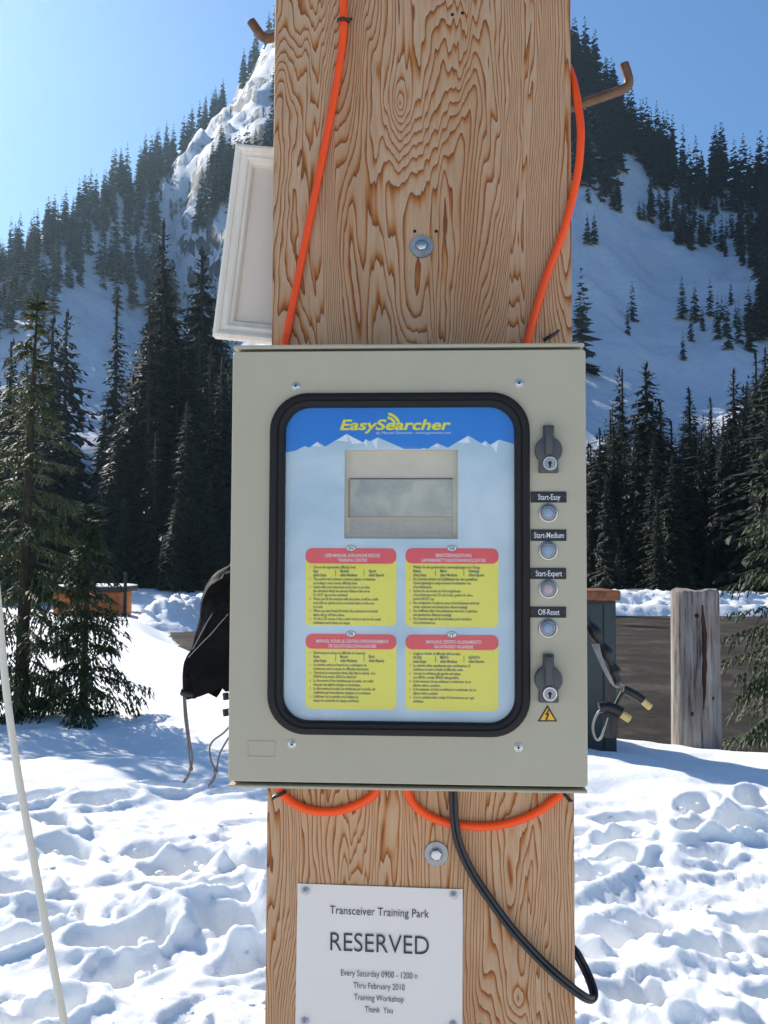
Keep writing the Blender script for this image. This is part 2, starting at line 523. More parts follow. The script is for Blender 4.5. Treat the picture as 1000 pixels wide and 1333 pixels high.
M['poster_red'] = make_poster("poster_red", srgb(228, 40, 52), srgb(236, 54, 62))
M['logo_yellow'] = make_poster("logo_yellow", srgb(238, 226, 30), srgb(244, 234, 50))
M['lcd_bezel'] = simple("lcd_tray_grey", srgb(204, 194, 170), .5, 0, .06, 40)
M['lcd_lower'] = simple("lcd_lower_strip", srgb(170, 164, 150), .55, 0, .12, 200)
M['ochre'] = simple("ochre_edge", srgb(160, 126, 50), .6)
def make_lcd():
    m, nt, bs = new_mat("lcd_grey_green")
    v = coords(nt, (1, 1, 1))
    n = N(nt, 'ShaderNodeTexNoise', Scale=26.0, Detail=4.0, Roughness=.6, Distortion=.5); nt.links.new(v, n.inputs['Vector'])
    nt.links.new(ramp(nt, n.outputs[0], [(.35, srgb(140, 148, 138)), (.65, srgb(178, 178, 160))]), bs.inputs['Base Color'])
    bs.inputs['Roughness'].default_value = .06
    bs.inputs['Specular IOR Level'].default_value = .5
    return m
M['lcd'] = make_lcd()
def make_pane():
    """thin clear acrylic: see-through with a true mirror share at grazing angles"""
    m = bpy.data.materials.new("clear_acrylic"); m.use_nodes = True
    nt = m.node_tree; nt.nodes.clear()
    out = nt.nodes.new('ShaderNodeOutputMaterial'); mix = nt.nodes.new('ShaderNodeMixShader')
    tr = nt.nodes.new('ShaderNodeBsdfTransparent'); gl = nt.nodes.new('ShaderNodeBsdfGlossy'); fz = nt.nodes.new('ShaderNodeLayerWeight')
    tr.inputs[0].default_value = (.985, .99, .99, 1); gl.inputs['Roughness'].default_value = .03; fz.inputs[0].default_value = .5
    v = coords(nt)
    n = N(nt, 'ShaderNodeTexNoise', Scale=6.0, Detail=2.0); nt.links.new(v, n.inputs['Vector'])
    b = nt.nodes.new('ShaderNodeBump'); b.inputs['Strength'].default_value = .1; b.inputs['Distance'].default_value = .003
    nt.links.new(n.outputs[0], b.inputs['Height']); nt.links.new(b.outputs[0], gl.inputs['Normal'])
    nt.links.new(math_n(nt, 'ADD', .04, math_n(nt, 'MULTIPLY', math_n(nt, 'POWER', fz.outputs['Facing'], 4.0), .7)), mix.inputs[0]); nt.links.new(tr.outputs[0], mix.inputs[1]); nt.links.new(gl.outputs[0], mix.inputs[2])
    nt.links.new(mix.outputs[0], out.inputs[0])
    return m
M['pane'] = make_pane()

def make_foliage(name, c0, c1, c2, scale=1.2):
    m, nt, bs = new_mat(name)
    v = coords(nt)
    oi = nt.nodes.new('ShaderNodeObjectInfo')
    n = N(nt, 'ShaderNodeTexNoise', Scale=scale, Detail=5.0, Roughness=.7); nt.links.new(v, n.inputs['Vector'])
    k = math_n(nt, 'ADD', n.outputs[0], math_n(nt, 'MULTIPLY', math_n(nt, 'SUBTRACT', oi.outputs['Random'], .5), .25))
    nt.links.new(ramp(nt, k, [(.3, c0), (.5, c1), (.72, c2)]), bs.inputs['Base Color'])
    bs.inputs['Roughness'].default_value = .6
    bs.inputs['Specular IOR Level'].default_value = .3
    return m
M['needles'] = make_foliage("needles_near", (.026, .040, .016), (.056, .076, .028), (.13, .14, .055), 9.0)
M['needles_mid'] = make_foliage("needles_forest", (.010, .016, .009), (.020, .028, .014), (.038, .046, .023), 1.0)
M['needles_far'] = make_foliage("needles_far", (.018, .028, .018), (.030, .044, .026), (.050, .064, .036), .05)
M['bark'] = make_wood("bark", (.020, .015, .012), (.07, .055, .045), (3, 3, .6), .9, 9.0, .01)
def make_weathered():
    m, nt, bs = new_mat("weathered_log")
    v = coords(nt, (14, 14, .9))
    n = N(nt, 'ShaderNodeTexNoise', Scale=2.0, Detail=8.0, Roughness=.7); nt.links.new(v, n.inputs['Vector'])
    v1 = coords(nt, (3, 3, 1.2))
    n1 = N(nt, 'ShaderNodeTexNoise', Scale=2.0, Detail=4.0, Roughness=.6); nt.links.new(v1, n1.inputs['Vector'])
    a = ramp(nt, n.outputs[0], [(.34, srgb(58, 54, 52)), (.46, srgb(136, 130, 124)), (.7, srgb(180, 175, 168))])
    b = ramp(nt, n1.outputs[0], [(.4, (1, 1, 1)), (.7, srgb(220, 198, 190))])
    nt.links.new(mixc(nt, .8, a, b, 'MULTIPLY'), bs.inputs['Base Color'])
    bs.inputs['Roughness'].default_value = .85; bs.inputs['Specular IOR Level'].default_value = .2
    bump(nt, bs, n.outputs[0], .7, .006)
    return m
M['log'] = make_weathered()
M['log_stain'] = make_wood("log_split_rust", srgb(40, 27, 22), srgb(82, 54, 42), (14, 14, .9), .9, 2.0, .004)
M['plywood'] = make_plywood()
# ------------------------------------------------------------------ the lie of the land
def az_e(px, py):
    x, y, z = ray(px, py)
    return math.atan2(x, y), z / math.hypot(x, y)
_ridge = [(-420, 470), (-250, 420), (-100, 365), (0, 335), (100, 275), (200, 226), (240, 205), (270, 180), (300, 140), (340, 72), (400, -30), (500, -140),
          (600, -90), (700, 25), (745, 90), (800, 150), (850, 205), (900, 235), (1000, 240), (1150, 215), (1350, 320)]
_ra = [az_e(*p) for p in _ridge]
R_AZ = np.array([-math.pi, -2.0, -1.0] + [a for a, e in _ra] + [1.0, 2.0, math.pi])
R_E = np.array([.10, .13, .16] + [e for a, e in _ra] + [.20, .13, .10])
R_DIST = (np.array([-math.pi, -.6, -.34, -.27, -.215, -.15, .05, .2, .45, math.pi]), np.array([330., 270, 280, 330, 405, 425, 420, 345, 330, 430]))
LOT_Z = -1.7
def lot_edge(y):
    return np.interp(y, [9, 20, 25, 30, 34, 40, 55, 70], [0.5, -2.0, -3.7, -5.6, -6.9, -8.7, -12.4, -22])
def crest_y(x):
    return np.interp(x, [-6, -2.5, 0, 1.5, 4.0, 8], [9.6, 9.6, 8.8, 8.2, 7.5, 7.2])
def H_low(x, y):
    """ground without the small relief, out to the foot of the mountain"""
    left = np.interp(y, [0, 9.5, 14, 60, 90], [0, 0, -.35, -1.5, -1.4])
    cy = crest_y(x)
    lot = -1.7 * sstep(0.0, 4.5, y - cy)
    k = sstep(-1.6, .5, x - lot_edge(np.maximum(y, 9)))
    z = left * (1 - k) + lot * k
    z = np.where(y < 7, 0, z) + .10 * np.exp(-((x - 1.7) / 1.1) ** 2 - ((y - 7.6) / 1.0) ** 2)
    # bank at the far side of the lot, then forest floor
    z = z + 1.2 * sstep(60, 66, y) * k
    return z
def H_mtn(x, y):
    r = np.hypot(x, y); az = np.arctan2(x, y)
    er = np.interp(az, R_AZ, R_E); Rr = np.interp(az, *R_DIST)
    z0 = H_low(x, np.minimum(y, 90.0))
    e0 = (-.6 - CAM_Z) / 90.0
    s = (r - 90) / (Rr - 90)
    sc = np.clip(s, 0, 1)
    e = e0 + (er - e0) * sc ** .85
    z = CAM_Z + e * r
    zr = CAM_Z + er * Rr - (r - Rr) * .7
    z = np.where(s > 1, zr, z)
    amp = sstep(0, .25, s)
    z = z + amp * (5.0 * fbm(x / 55, y / 55, 5, 4) + 1.2 * fbm(x / 9, y / 9, 9, 3))
    # a rock and snow buttress that turns its face to the sun
    eb = (z - CAM_Z) / r
    ab = np.interp(eb, [.26, .349, .437, .521, .62], [-.238, -.221, -.182, -.112, -.03]) + .012 * fbm(x / 30, z / 30, 33, 3)
    da = az - ab
    z = z + np.where(s < 1, 1 - .75 * sstep(.82, 1., s), .25 * np.exp(-(s - 1) * 9)) * sstep(.29, .35, eb) * 19 * sstep(-.024, .024, da) * (1 - sstep(.03, .20, da)) * (1 + .35 * fbm(x / 14, z / 14, 35, 3))
    # a lower snow rib below it
    d2 = az - np.interp(eb, [.24, .30, .35], [-.225, -.205, -.185]) - .008 * fbm(x / 20, z / 20, 37, 2)
    z = z + 16 * sstep(.25, .30, eb) * (1 - sstep(.34, .38, eb)) * sstep(-.025, .030, d2) * (1 - sstep(.04, .12, d2)) * np.where(s < 1, 1, 0)
    # craggy shoulder left of the summit
    cr = np.exp(-((az + .17) / .075) ** 2) * sstep(.38, .55, s)
    z = z + cr * (5.0 * billow(x / 26 + y / 60, z / 30, 21, 4, .55) - 3)
    lowmask = sstep(70, 95, r)
    return z0 * (1 - lowmask) + np.where(r > 90, z, -.6) * lowmask

def H_near(x, y):
    """trodden snow round the post"""
    r = np.hypot(x, y)
    z = H_low(x, y)
    far = 1 - sstep(9, 16, r)
    wx = x + .10 * fbm(x * 1.7, y * 1.7, 31, 2); wy = y + .10 * fbm(x * 1.7 + 9, y * 1.7, 32, 2)
    tread = (1 - .86 * sstep(4.6, 7.5, r + .5 * vnoise(x * .6, y * .6, 77))) * far
    big = .10 * fbm(x * .45, y * .45, 3, 2) * far * sstep(1.0, 3.0, r)
    lum = .060 * fbm(wx * 1.3, wy * 2.0, 41, 3, .5) + .040 * billow(wx * 2.1, wy * 3.0, 45, 2, .4) + .020 * sstep(-.3, .5, vnoise(x * 1.1, y * 1.4, 95)) * billow(wx * 5.6, wy * 7.0, 51, 3, .6) + .006 * fbm(wx * 18, wy * 22, 61, 3, .6)
    cr = .16 * fbm(wx * 8, wy * 9, 73, 3, .6)
    pits = -.075 * sstep(.18, .42, vnoise(wx * 2.0 + 5, wy * 2.8, 71) + cr) - .045 * sstep(.25, .42, vnoise(wx * 3.6 + 2, wy * 5, 72) + cr)
    pits = pits + .016 * sstep(.0, .5, vnoise(x * 1.6 + 4, y * 2.0, 96)) * billow(wx * 13, wy * 16, 97, 2, .6)
    wave = .030 * fbm(x * 1.1, y * 1.7, 81, 3) * far
    return z + big + wave + tread * (.45 * (lum + pits) + .010 * billow(wx * 9, wy * 11, 99, 3, .62) * sstep(-.35, .3, vnoise(x * .9, y * 1.2, 98)))
_rng = random.Random(5)
PRINTS = []
def walk(x, y, ang, n, step=.42):
    side = 1
    for i in range(n):
        x += step * math.cos(ang); y += step * math.sin(ang); ang += _rng.uniform(-.2, .2); side = -side
        PRINTS.append((x - side * .11 * math.sin(ang), y + side * .11 * math.cos(ang), ang, _rng.uniform(.07, .16)))
for a in ((-3.2, 2.8, .25, 16), (-1.2, 5.2, -.35, 9), (3.6, 3.0, 2.7, 15), (-2.6, 4.6, -.1, 14), (.6, 5.6, .3, 7), (2.4, 3.4, .6, 9),
          (-2.2, 3.6, .55, 8), (1.2, 4.4, -.2, 9), (-3, 6.2, .05, 14), (1.6, 5.8, -.05, 8), (-.2, 3.5, 1.2, 9)):
    walk(*a)
def add_prints(x, y, z):
    for fx, fy, a, d in PRINTS:
        m = np.where((np.abs(x - fx) < .45) & (np.abs(y - fy) < .45))[0]
        if not len(m): continue
        dx, dy = x[m] - fx, y[m] - fy
        p = (dx * math.cos(a) + dy * math.sin(a)) / .19; q = (-dx * math.sin(a) + dy * math.cos(a)) / .095
        rr = np.sqrt(p * p + q * q) + .16 * vnoise(x[m] * 11, y[m] * 11, 8)
        z[m] += -d * (1 - sstep(.62, 1.05, rr)) + .30 * d * np.exp(-((rr - 1.35) / .3) ** 2)
    return z

def grid_mesh(name, X, Y, Z, mat, wrap=False):
    nr, nc = X.shape
    vs = np.stack([X, Y, Z], -1).reshape(-1, 3).astype(np.float32)
    i = np.arange(nr - 1)[:, None] * nc
    c = np.arange(nc if wrap else nc - 1)[None, :]
    c2 = (c + 1) % nc
    q = np.stack([i + c, i + c2, i + nc + c2, i + nc + c], -1).reshape(-1, 4)
    me = bpy.data.meshes.new(name)
    me.vertices.add(len(vs)); me.vertices.foreach_set("co", vs.ravel())
    me.loops.add(q.size); me.loops.foreach_set("vertex_index", q.ravel().astype(np.int32))
    me.polygons.add(len(q)); me.polygons.foreach_set("loop_start", np.arange(0, q.size, 4, dtype=np.int32))
    me.polygons.foreach_set("loop_total", np.full(len(q), 4, dtype=np.int32))
    me.update(calc_edges=True); me.validate()
    me.shade_smooth()
    me.materials.append(mat)
    o = bpy.data.objects.new(name, me); COL.objects.link(o)
    return o
# one sheet round the viewpoint, finest where the ground is near and in view
AZ = np.concatenate([np.linspace(-math.pi, R(-33), 46)[:-1], np.linspace(R(-33), R(33), 400), np.linspace(R(33), math.pi, 46)[1:-1]])[::-1]
R1 = np.concatenate([np.geomspace(.05, 2.3, 30)[:-1], np.geomspace(2.3, 13, 470)[:-1], np.geomspace(13, 72, 130)])
rr, aa = np.meshgrid(R1, AZ, indexing='ij')
X, Y = rr * np.sin(aa), rr * np.cos(aa)
zf = H_near(X.ravel(), Y.ravel())
zf = add_prints(X.ravel(), Y.ravel(), zf)
lotm = (X.ravel() > lot_edge(np.maximum(Y.ravel(), 9)) + .4) & (Y.ravel() > crest_y(X.ravel()) + 5.5) & (Y.ravel() < 59)
zf = np.where(lotm, zf - .12, zf)
blend = sstep(66, 72, rr.ravel())
zf = zf * (1 - blend) + H_mtn(X.ravel(), Y.ravel()) * blend
ground = tag(grid_mesh("snow_ground", X, Y, zf.reshape(X.shape), M['snow'], True), "white trodden snow covering the ground round the post", "snow", kind="structure")
R2 = np.concatenate([np.geomspace(72, 440, 210), np.linspace(446, 640, 20)])
AZ2 = np.concatenate([np.linspace(-math.pi, R(-33), 60)[:-1], np.linspace(R(-33), R(33), 320), np.linspace(R(33), math.pi, 60)[1:-1]])[::-1]
# the first ring repeats the last ring of the ground so that the sheets meet
rr, aa = np.meshgrid(R2, AZ2, indexing='ij')
X, Y = rr * np.sin(aa), rr * np.cos(aa)
Zm = H_mtn(X.ravel(), Y.ravel()).reshape(X.shape)
Zm[0] -= .05
mount = tag(grid_mesh("mountain", X, Y, Zm, M['mountain'], True), "steep snowy mountainside with bare crags", "mountain", kind="structure")

# gravel lot
yy = np.concatenate([np.linspace(11.5, 30, 60), np.linspace(30.5, 61.5, 70)])
ss = np.linspace(0, 1, 70) ** 1.3
Yg, Sg = np.meshgrid(yy, ss, indexing='ij')
x0 = lot_edge(Yg) + .1 + .7 * fbm(Yg * .35, Yg * 0 + 3, 15, 3)
Xg = x0 + Sg * (62 - x0)
Zg = LOT_Z + .02 + .07 * fbm(Xg * .5, Yg * .8, 4, 4)
Zg = np.where(Sg == 0, LOT_Z - .25, Zg)
tag(grid_mesh("gravel_lot", Xg, Yg, Zg, M['gravel']), "bare brown gravel lot beyond the snow", "gravel lot", kind="structure")

# ploughed banks
def bank(name, path, w, h, seed, label):
    P = np.array([p for p in path], dtype=float)
    d = np.concatenate([[0], np.cumsum(np.hypot(*np.diff(P, axis=0).T))])
    n = int(d[-1] / .22)
    t = np.linspace(0, d[-1], n)
    px_, py_ = np.interp(t, d, P[:, 0]), np.interp(t, d, P[:, 1])
    tx, ty = np.gradient(px_), np.gradient(py_); L = np.hypot(tx, ty); nx, ny = -ty / L, tx / L
    q = np.linspace(-1, 1, 30)
    Xb = px_[:, None] + nx[:, None] * q[None] * w; Yb = py_[:, None] + ny[:, None] * q[None] * w
    prof = np.clip(1 - np.abs(q) ** 2, 0, 1)[None] ** .8
    ends = np.clip(np.minimum(t, d[-1] - t) / 2.5, 0, 1)[:, None]
    lump = 1 + .45 * billow(Xb * .5, Yb * .5, seed, 3) * .7 + .18 * fbm(Xb * 1.8, Yb * 1.8, seed + 3, 3)
    Zb = H_low(Xb, Yb) - .25 + (h + .25) * prof * ends * lump
    return tag(grid_mesh(name, Xb, Yb, Zb, M['snow_far']), label, "snow bank", kind="structure")
bank("snow_bank", [(-9, 63.5), (6, 62), (20, 61.5), (42, 62), (70, 64)], 3.0, .62, 3, "lumpy ploughed snow bank along the far edge of the gravel lot")
bank("snow_bank", [(-9.2, 43.5), (-10.4, 49), (-10.4, 55), (-8.6, 60), (-7, 62.5)], 1.5, .85, 8, "ploughed snow bank with a shaded broken face beside the gravel lot")

# broken clods thrown up by boots
def clods(n, seed):
    rg = random.Random(seed)
    bm = bmesh.new(); bmesh.ops.create_icosphere(bm, subdivisions=2, radius=1.0)
    bv = np.array([w.co[:] for w in bm.verts]); bf = [[w.index for w in f.verts] for f in bm.faces]; bm.free()
    V, F = [], []
    k = 0
    while k < n:
        a = rg.uniform(-.5, .5); r = 2.6 * (2.6 ** rg.random())
        x, y = r * math.sin(a), r * math.cos(a)
        if vnoise(np.array([x * 1.3]), np.array([y * 1.3]), 91)[0] < rg.uniform(-.5, .5): continue
        s = .005 + .026 * rg.random() ** 3
        z = float(H_near(np.array([x]), np.array([y]))[0])
        dsp = 1 + .45 * vnoise(bv[:, 0] * 1.3 + k * 3.7, bv[:, 1] * 1.3 + bv[:, 2] * 1.7 + k, 17) + .2 * vnoise(bv[:, 0] * 3 + k, bv[:, 1] * 3 + bv[:, 2] * 3, 18)
        w = bv * dsp[:, None] * s * np.array([rg.uniform(.8, 1.4), rg.uniform(.8, 1.3), rg.uniform(.6, 1.0)])
        n0 = len(V) * len(bv)
        V.append(w + np.array([x, y, z - s * .45])); F.extend([[i + n0 for i in f] for f in bf]); k += 1
    me = bpy.data.meshes.new("snow_clods"); me.from_pydata(np.concatenate(V).tolist(), [], F); me.shade_smooth(); me.materials.append(M['snow'])
    o = bpy.data.objects.new("snow_clods", me); COL.objects.link(o)
    tag(o, "loose white clods of kicked-up snow", "snow", kind="stuff")
clods(800, 3)
def gz(x, y):
    return float(H_near(np.array([float(x)]), np.array([float(y)]))[0]) if math.hypot(x, y) < 66 else float(H_mtn(np.array([float(x)]), np.array([float(y)]))[0])
# ------------------------------------------------------------------ the post, the control box and what hangs on them
DF, DB = 1.13, 1.30               # depth of the door's face and of the board's face
BT = .018                         # board thickness
def uz(px, py, v):
    a = AP(px, py, v); return (a[0], a[2])
bl = (AP(357.5, 30, DB)[0] + AP(346, 1280, DB)[0]) / 2
br = (AP(743.5, 30, DB)[0] + AP(748, 1280, DB)[0]) / 2
bc = (bl + br) / 2
post = thing("plywood_post", (bc, DB, -.05), "tall fir plywood board with wild grain fixed to a timber post", "post", post_frame=True)
BTOP = 2.42
MB().box(bl, br, DB, DB + BT, -.25, BTOP, .0012).build("board", M['plywood'], post)
for k in range(1, 4):             # the dark glue lines of the plies show on the board's edges
    v = DB + BT * k / 4
    MB().box(br - .0004, br + .0004, v - .0006, v + .0006, -.2, BTOP - .002).box(bl - .0004, bl + .0004, v - .0006, v + .0006, -.2, BTOP - .002).build("glue_line", M['hut_dark'], post, 0)
MB().box(bc - .07, bc + .07, DB + BT, DB + BT + .14, -.3, BTOP + .02, .004).build("timber", M['timber'], post)
for px, py in ((549, 321), (568, 1111)):
    c = AP(px, py, DB)
    w = MB().lathe(c, [(.0152, 0), (.0156, -.0008), (.0150, -.0026), (.0085, -.0026), (.0080, -.0018)], 32).build("washer", M['dull_steel'], post)
    b = MB()
    hexp = [(c[0] + .0072 * math.cos(R(60 * k + 12)), c[2] + .0072 * math.sin(R(60 * k + 12))) for k in range(6)]
    b.slab(hexp, DB - .0085, DB - .002, .0012)
    b.build("bolt_head", M['steel'], post, 25)
for px, py in ((540, 301), (568, 301), (589, 19), (602, 17)):
    c = AP(px, py, DB)
    MB().slab(disc(c[0], c[2], .0023, 10), DB - .0003, DB + .002).build("screw_hole", M['key_hole'], post, 0)

# ---- enclosure
u0 = (AP(302, 470, DF)[0] + AP(298, 1000, DF)[0]) / 2; u1 = (AP(763.5, 470, DF)[0] + AP(764.5, 1000, DF)[0]) / 2
zt = AP(532, 456, DF)[2]; zb = AP(532, 1021, DF)[2]
ztl = AP(532, 447, DF)[2]; zbl = AP(532, 1030, DF)[2]
box = thing("control_box", ((u0 + u1) / 2, DF, zbl), "grey metal control box with framed instruction window, locks and push buttons on the plywood post", "control box", post_frame=True)
b = MB()
b.box(u0 + .003, u1 - .003, DF + .024, DB - .0005, zbl + .0005, ztl - .0005, .002)
b.box(u0, u1 - .001, DF + .002, DF + .026, zt + .0032, ztl, .0016)
b.box(u0 - .001, u1, DF + .002, DF + .026, zbl, zb - .0042, .0016)
b.build("body", M['box_grey'], box)
MB().box(u0 + .004, u1 - .004, DF + .016, DF + .023, zb - .004, zt + .004).build("gap_shade", M['dark_gap'], box, 0)  # black strip added to paint the shade in the gap round the door
def plate_with_hole(mb, outer, inner, v):
    bm = bmesh.new()
    es = []
    for loop in (outer, inner):
        vs = [bm.verts.new((u, v, z)) for u, z in loop]
        es += [bm.edges.new((vs[i], vs[(i + 1) % len(vs)])) for i in range(len(vs))]
    bmesh.ops.triangle_fill(bm, edges=es, use_beauty=True)
    bm.verts.index_update()
    mb.add([w.co[:] for w in bm.verts], [[w.index for w in f.verts] for f in bm.faces])
    bm.free()
def px_rrect(x0, y0, x1, y1, rpx, v, n=8):
    a, c = uz(x0, y0, v), uz(x1, y1, v)
    return rrect(a[0], c[0], a[1], c[1], rpx * v / FPX, n)
g_out = px_rrect(352.5, 512.5, 690.5, 960, 50, DF, 10)
g_in = px_rrect(372, 530.5, 670.5, 942, 33, DF, 10)
g_mid = inset(g_out, .006)
door_o = rrect(u0, u1, zb, zt, .004, 3)
d = MB()
plate_with_hole(d, inset(door_o, .0012), g_mid, DF)
d.rings([[(u, DF, z) for u, z in inset(door_o, .0012)], [(u, DF + .0004, z) for u, z in inset(door_o, .0004)], [(u, DF + .0012, z) for u, z in door_o], [(u, DF + .020, z) for u, z in door_o]], False, False)
d.rings([[(u, DF, z) for u, z in g_mid], [(u, DF + .016, z) for u, z in g_mid]], False, False)
bmw = d.build("door", M['box_grey'], box, 30)
g = MB()
n_g = len(g_out)
def lerp_poly(a, b, t): return [(p[0] * (1 - t) + q[0] * t, p[1] * (1 - t) + q[1] * t) for p, q in zip(a, b)]
prof = [(0, .0005), (0, -.0028), (.06, -.0048), (.2, -.0060), (.48, -.0062), (.52, -.0046), (.56, -.0046), (.62, -.0058), (.86, -.0052), (.97, -.0030), (1, .0), (1, .006)]
g.rings([[(u, DF + dv, z) for u, z in lerp_poly(g_out, g_in, t)] for t, dv in prof], False, False)
g.build("window_gasket", M['rubber'], box, 40)
# poster behind the pane
VP = DF + .0052
po = inset(g_in, -.002)
a, c = uz(449, 586, VP), uz(596, 701.5, VP)
hole = rrect(a[0], c[0], a[1], c[1], .0006, 2)
p = MB(); plate_with_hole(p, po, hole, VP)
poster = p.build("instruction_poster", M['poster_snow'], box, 0)
poster['label'] = "pale blue poster with yellow instruction blocks and a snowy range under blue sky"
# printed sky over the ridge line
rid = [(88, 235), (118, 228), (150, 212), (165, 218), (193, 197), (220, 214), (293, 170), (350, 200), (358, 188), (372, 196), (400, 182), (490, 222), (545, 222), (558, 218), (570, 222),
       (603, 202), (640, 218), (710, 176), (755, 203), (768, 193), (785, 208), (815, 190), (868, 207)]
rid = [(340 + x / 2.632, 500 + y / 2.632) for x, y in rid]
VS = VP - .00025
skyp = [uz(x, y, VS) for x, y in rid]
skyp[0] = (po[0][0] * 0 + min(q[0] for q in po) + .0005, skyp[0][1]); skyp[-1] = (max(q[0] for q in po) - .0005, skyp[-1][1])
zr = max(skyp[0][1], skyp[-1][1])
up = [q for q in inset(po, .0005) if q[1] > zr + .002]
ccw = sorted(up, key=lambda q: q[0], reverse=True)
bm = bmesh.new(); vs = [bm.verts.new((u, VS, z)) for u, z in skyp + ccw]
es = [bm.edges.new((vs[i], vs[(i + 1) % len(vs)])) for i in range(len(vs))]
bmesh.ops.triangle_fill(bm, edges=es, use_beauty=True); bm.verts.index_update()
MB().add([w.co[:] for w in bm.verts], [[w.index for w in f.verts] for f in bm.faces]).build("printed_sky", M['poster_blue'], poster, 0); bm.free()
# lit facets of the printed range
for tri in (((293, 170), (258, 192), (300, 196)), ((293, 170), (350, 200), (312, 204)), ((400, 182), (380, 196), (396, 222)), ((710, 176), (672, 198), (716, 200)), ((815, 190), (788, 207), (806, 232)),
            ((768, 193), (757, 204), (775, 215)), ((193, 197), (172, 211), (205, 212)), ((603, 202), (585, 213), (612, 214)), ((358, 188), (350, 200), (366, 212))):
    MB().add([(*AP(340 + x / 2.632, 500 + (y + 1.5) / 2.632, VS - .0001),) for x, y in tri], [(0, 1, 2)]).build("printed_ridge_light", M['poster_white'], poster, 0)
VT = VP - .0007
t = MB()
q0, q1 = uz(442.5, 559.5, VT), uz(587.5, 559.5, VT)
text_fit(t, "EasySearcher", q0[0], q1[0], q0[1], 13.2 * VT / FPX, VT, bold=.028, shear=.22, spacing=1.0, res=4)
for rad in (7.5, 12.5, 17.5):          # radio waves over the S
    cx, cy = 503, 556
    P_ = []
    for k in range(9):
        ang = R(-82 + 62 * k / 8)
        P_.append((cx + rad * math.cos(ang), cy + rad * math.sin(ang)))
    w_ = 1.7
    o_ = [uz(cx + (rad + w_) * math.cos(R(-82 + 62 * k / 8)), cy + (rad + w_) * math.sin(R(-82 + 62 * k / 8)), VT) for k in range(9)]
    i_ = [uz(cx + (rad - w_) * math.cos(R(-82 + 62 * k / 8)), cy + (rad - w_) * math.sin(R(-82 + 62 * k / 8)), VT) for k in range(9)]
    if rad > 8: t.add([(u, VT, z) for u, z in o_ + i_], [(k, k + 1, 9 + k + 1, 9 + k) for k in range(8)])
t.build("title_lettering", M['logo_yellow'], poster, 0)
t = MB(); q0, q1 = uz(490, 565, VT), uz(587, 565, VT)
text_fit(t, "by Manuel Genswein - www.genswein.com", q0[0], q1[0], q0[1], 3.4 * VT / FPX, VT, shear=.15)
t.build("byline_lettering", M['print_white'], poster, 0)
# four instruction blocks
PXM = VP / FPX
BLOCKS = [
 ((398, 713.5, 516, 815), "EN", ["USER MANUAL AVALANCHE RESCUE", "TRAINING CENTRE"], ("Easy:", "Medium:", "Expert:"),
  ["1.|Choose the appropriate difficulty level:", None, None, "2.|The control unit activates a random pattern of «victims»", "|according to your chosen difficulty level.",
   "3.|Search with your transceiver and probe to you find", "|the «victims» which are already hidden in the snow.", "|Do NOT dig out the «victims»!", "4.|When you hit the «victim» with the probe, it will be confir-",
   "|med with an optical and an acoustical alarm on the con-", "|trol unit.", "5.|When you have found all victims the optical and acoustical", "|alarm will go off three times.", "6.|On the LCD screen of the control unit you can see the exact", "|individual search times per target."]),
 ((528, 713.5, 649, 816.5), "DE", ["BENUTZERANLEITUNG", "LAWINENRETTUNGSTRAININGSCENTER"], ("Einfach:", "Mittel:", "Schwierig:"),
  ["1.|Wählen Sie den gewünschten Schwierigkeitsgrad der Übung:", None, None, "2.|Die Zentrale aktiviert auf Zufallsbasis eine dem gewählten", "|Schwierigkeitsgrad entsprechende Kombination von", "|«Verschütteten».",
   "3.|Suchen Sie die bereits im Feld vergrabenen", "|«Verschütteten» mit LVS und Sonde, graben Sie diese", "|jedoch NICHT aus.", "4.|Das erfolgreiche Sondieren eines «Verschütteten» wird mit", "|einem optischen und akustischen Alarm bestätigt.",
   "5.|Das Auffinden aller «Verschütteten» wird mit 3 optischen", "|und akustischen Alarmen bestätigt.", "6.|Die Zentrale zeigt auf die Suchzeiten jedes einzelnen", "|«Verschütteten» an."]),
 ((398, 825, 516, 924), "FR", ["MANUEL POUR LE CENTRE D'ENTRAÎNEMENT", "DE SAUVETAGE D'AVALANCHES"], ("Facile:", "Moyen:", "Elevé:"),
  ["1.|Sélectionnez le niveau de difficulté de l'exercice", None, None, "2.|La centrale active au hasard une combinaison de", "|«victimes» selon le niveau de difficulté sélectionné.", "3.|Cherchez les «ensevelis» situés déjà dans le champ, avec",
   "|l'ARVA et la sonde, SANS les déterrer!", "4.|La découverte d'une «victime» par la sonde, est confir-", "|mée par une alarme optique et acoustique.", "5.|La découverte de toutes les «victimes» par la sonde, est", "|confirmée par trois alarmes optiques et acoustiques.",
   "6.|L'afficheur de la centrale vous indique les", "|temps de recherche de chaque «victime»."]),
 ((528, 826, 649, 926), "IT", ["MANUALE CENTRO ALLENAMENTO", "SALVATAGGIO VALANGHE"], ("FACILE:", "MEDIO:", "ELEVATO:"),
  ["1.|Scegliere il livello di difficoltà dell'esercizio:", None, None, "2.|La centrale attiva casualmente una combinazione di", "|«vittime» secondo il livello di difficoltà scelto.", "3.|Cercare le «vittime» già sepolte nel campo", "|con ARVA e sonda SENZA disseppellirle.",
   "4.|Il ritrovamento di una «vittima» è confermato da un", "|allarme visivo e acustico.", "5.|Il ritrovamento di tutte le «vittime» è confermato da tre", "|allarmi visivi e acustici.", "6.|Con la centrale indica i tempi di ritrovamento per ogni", "|«vittima»."])]
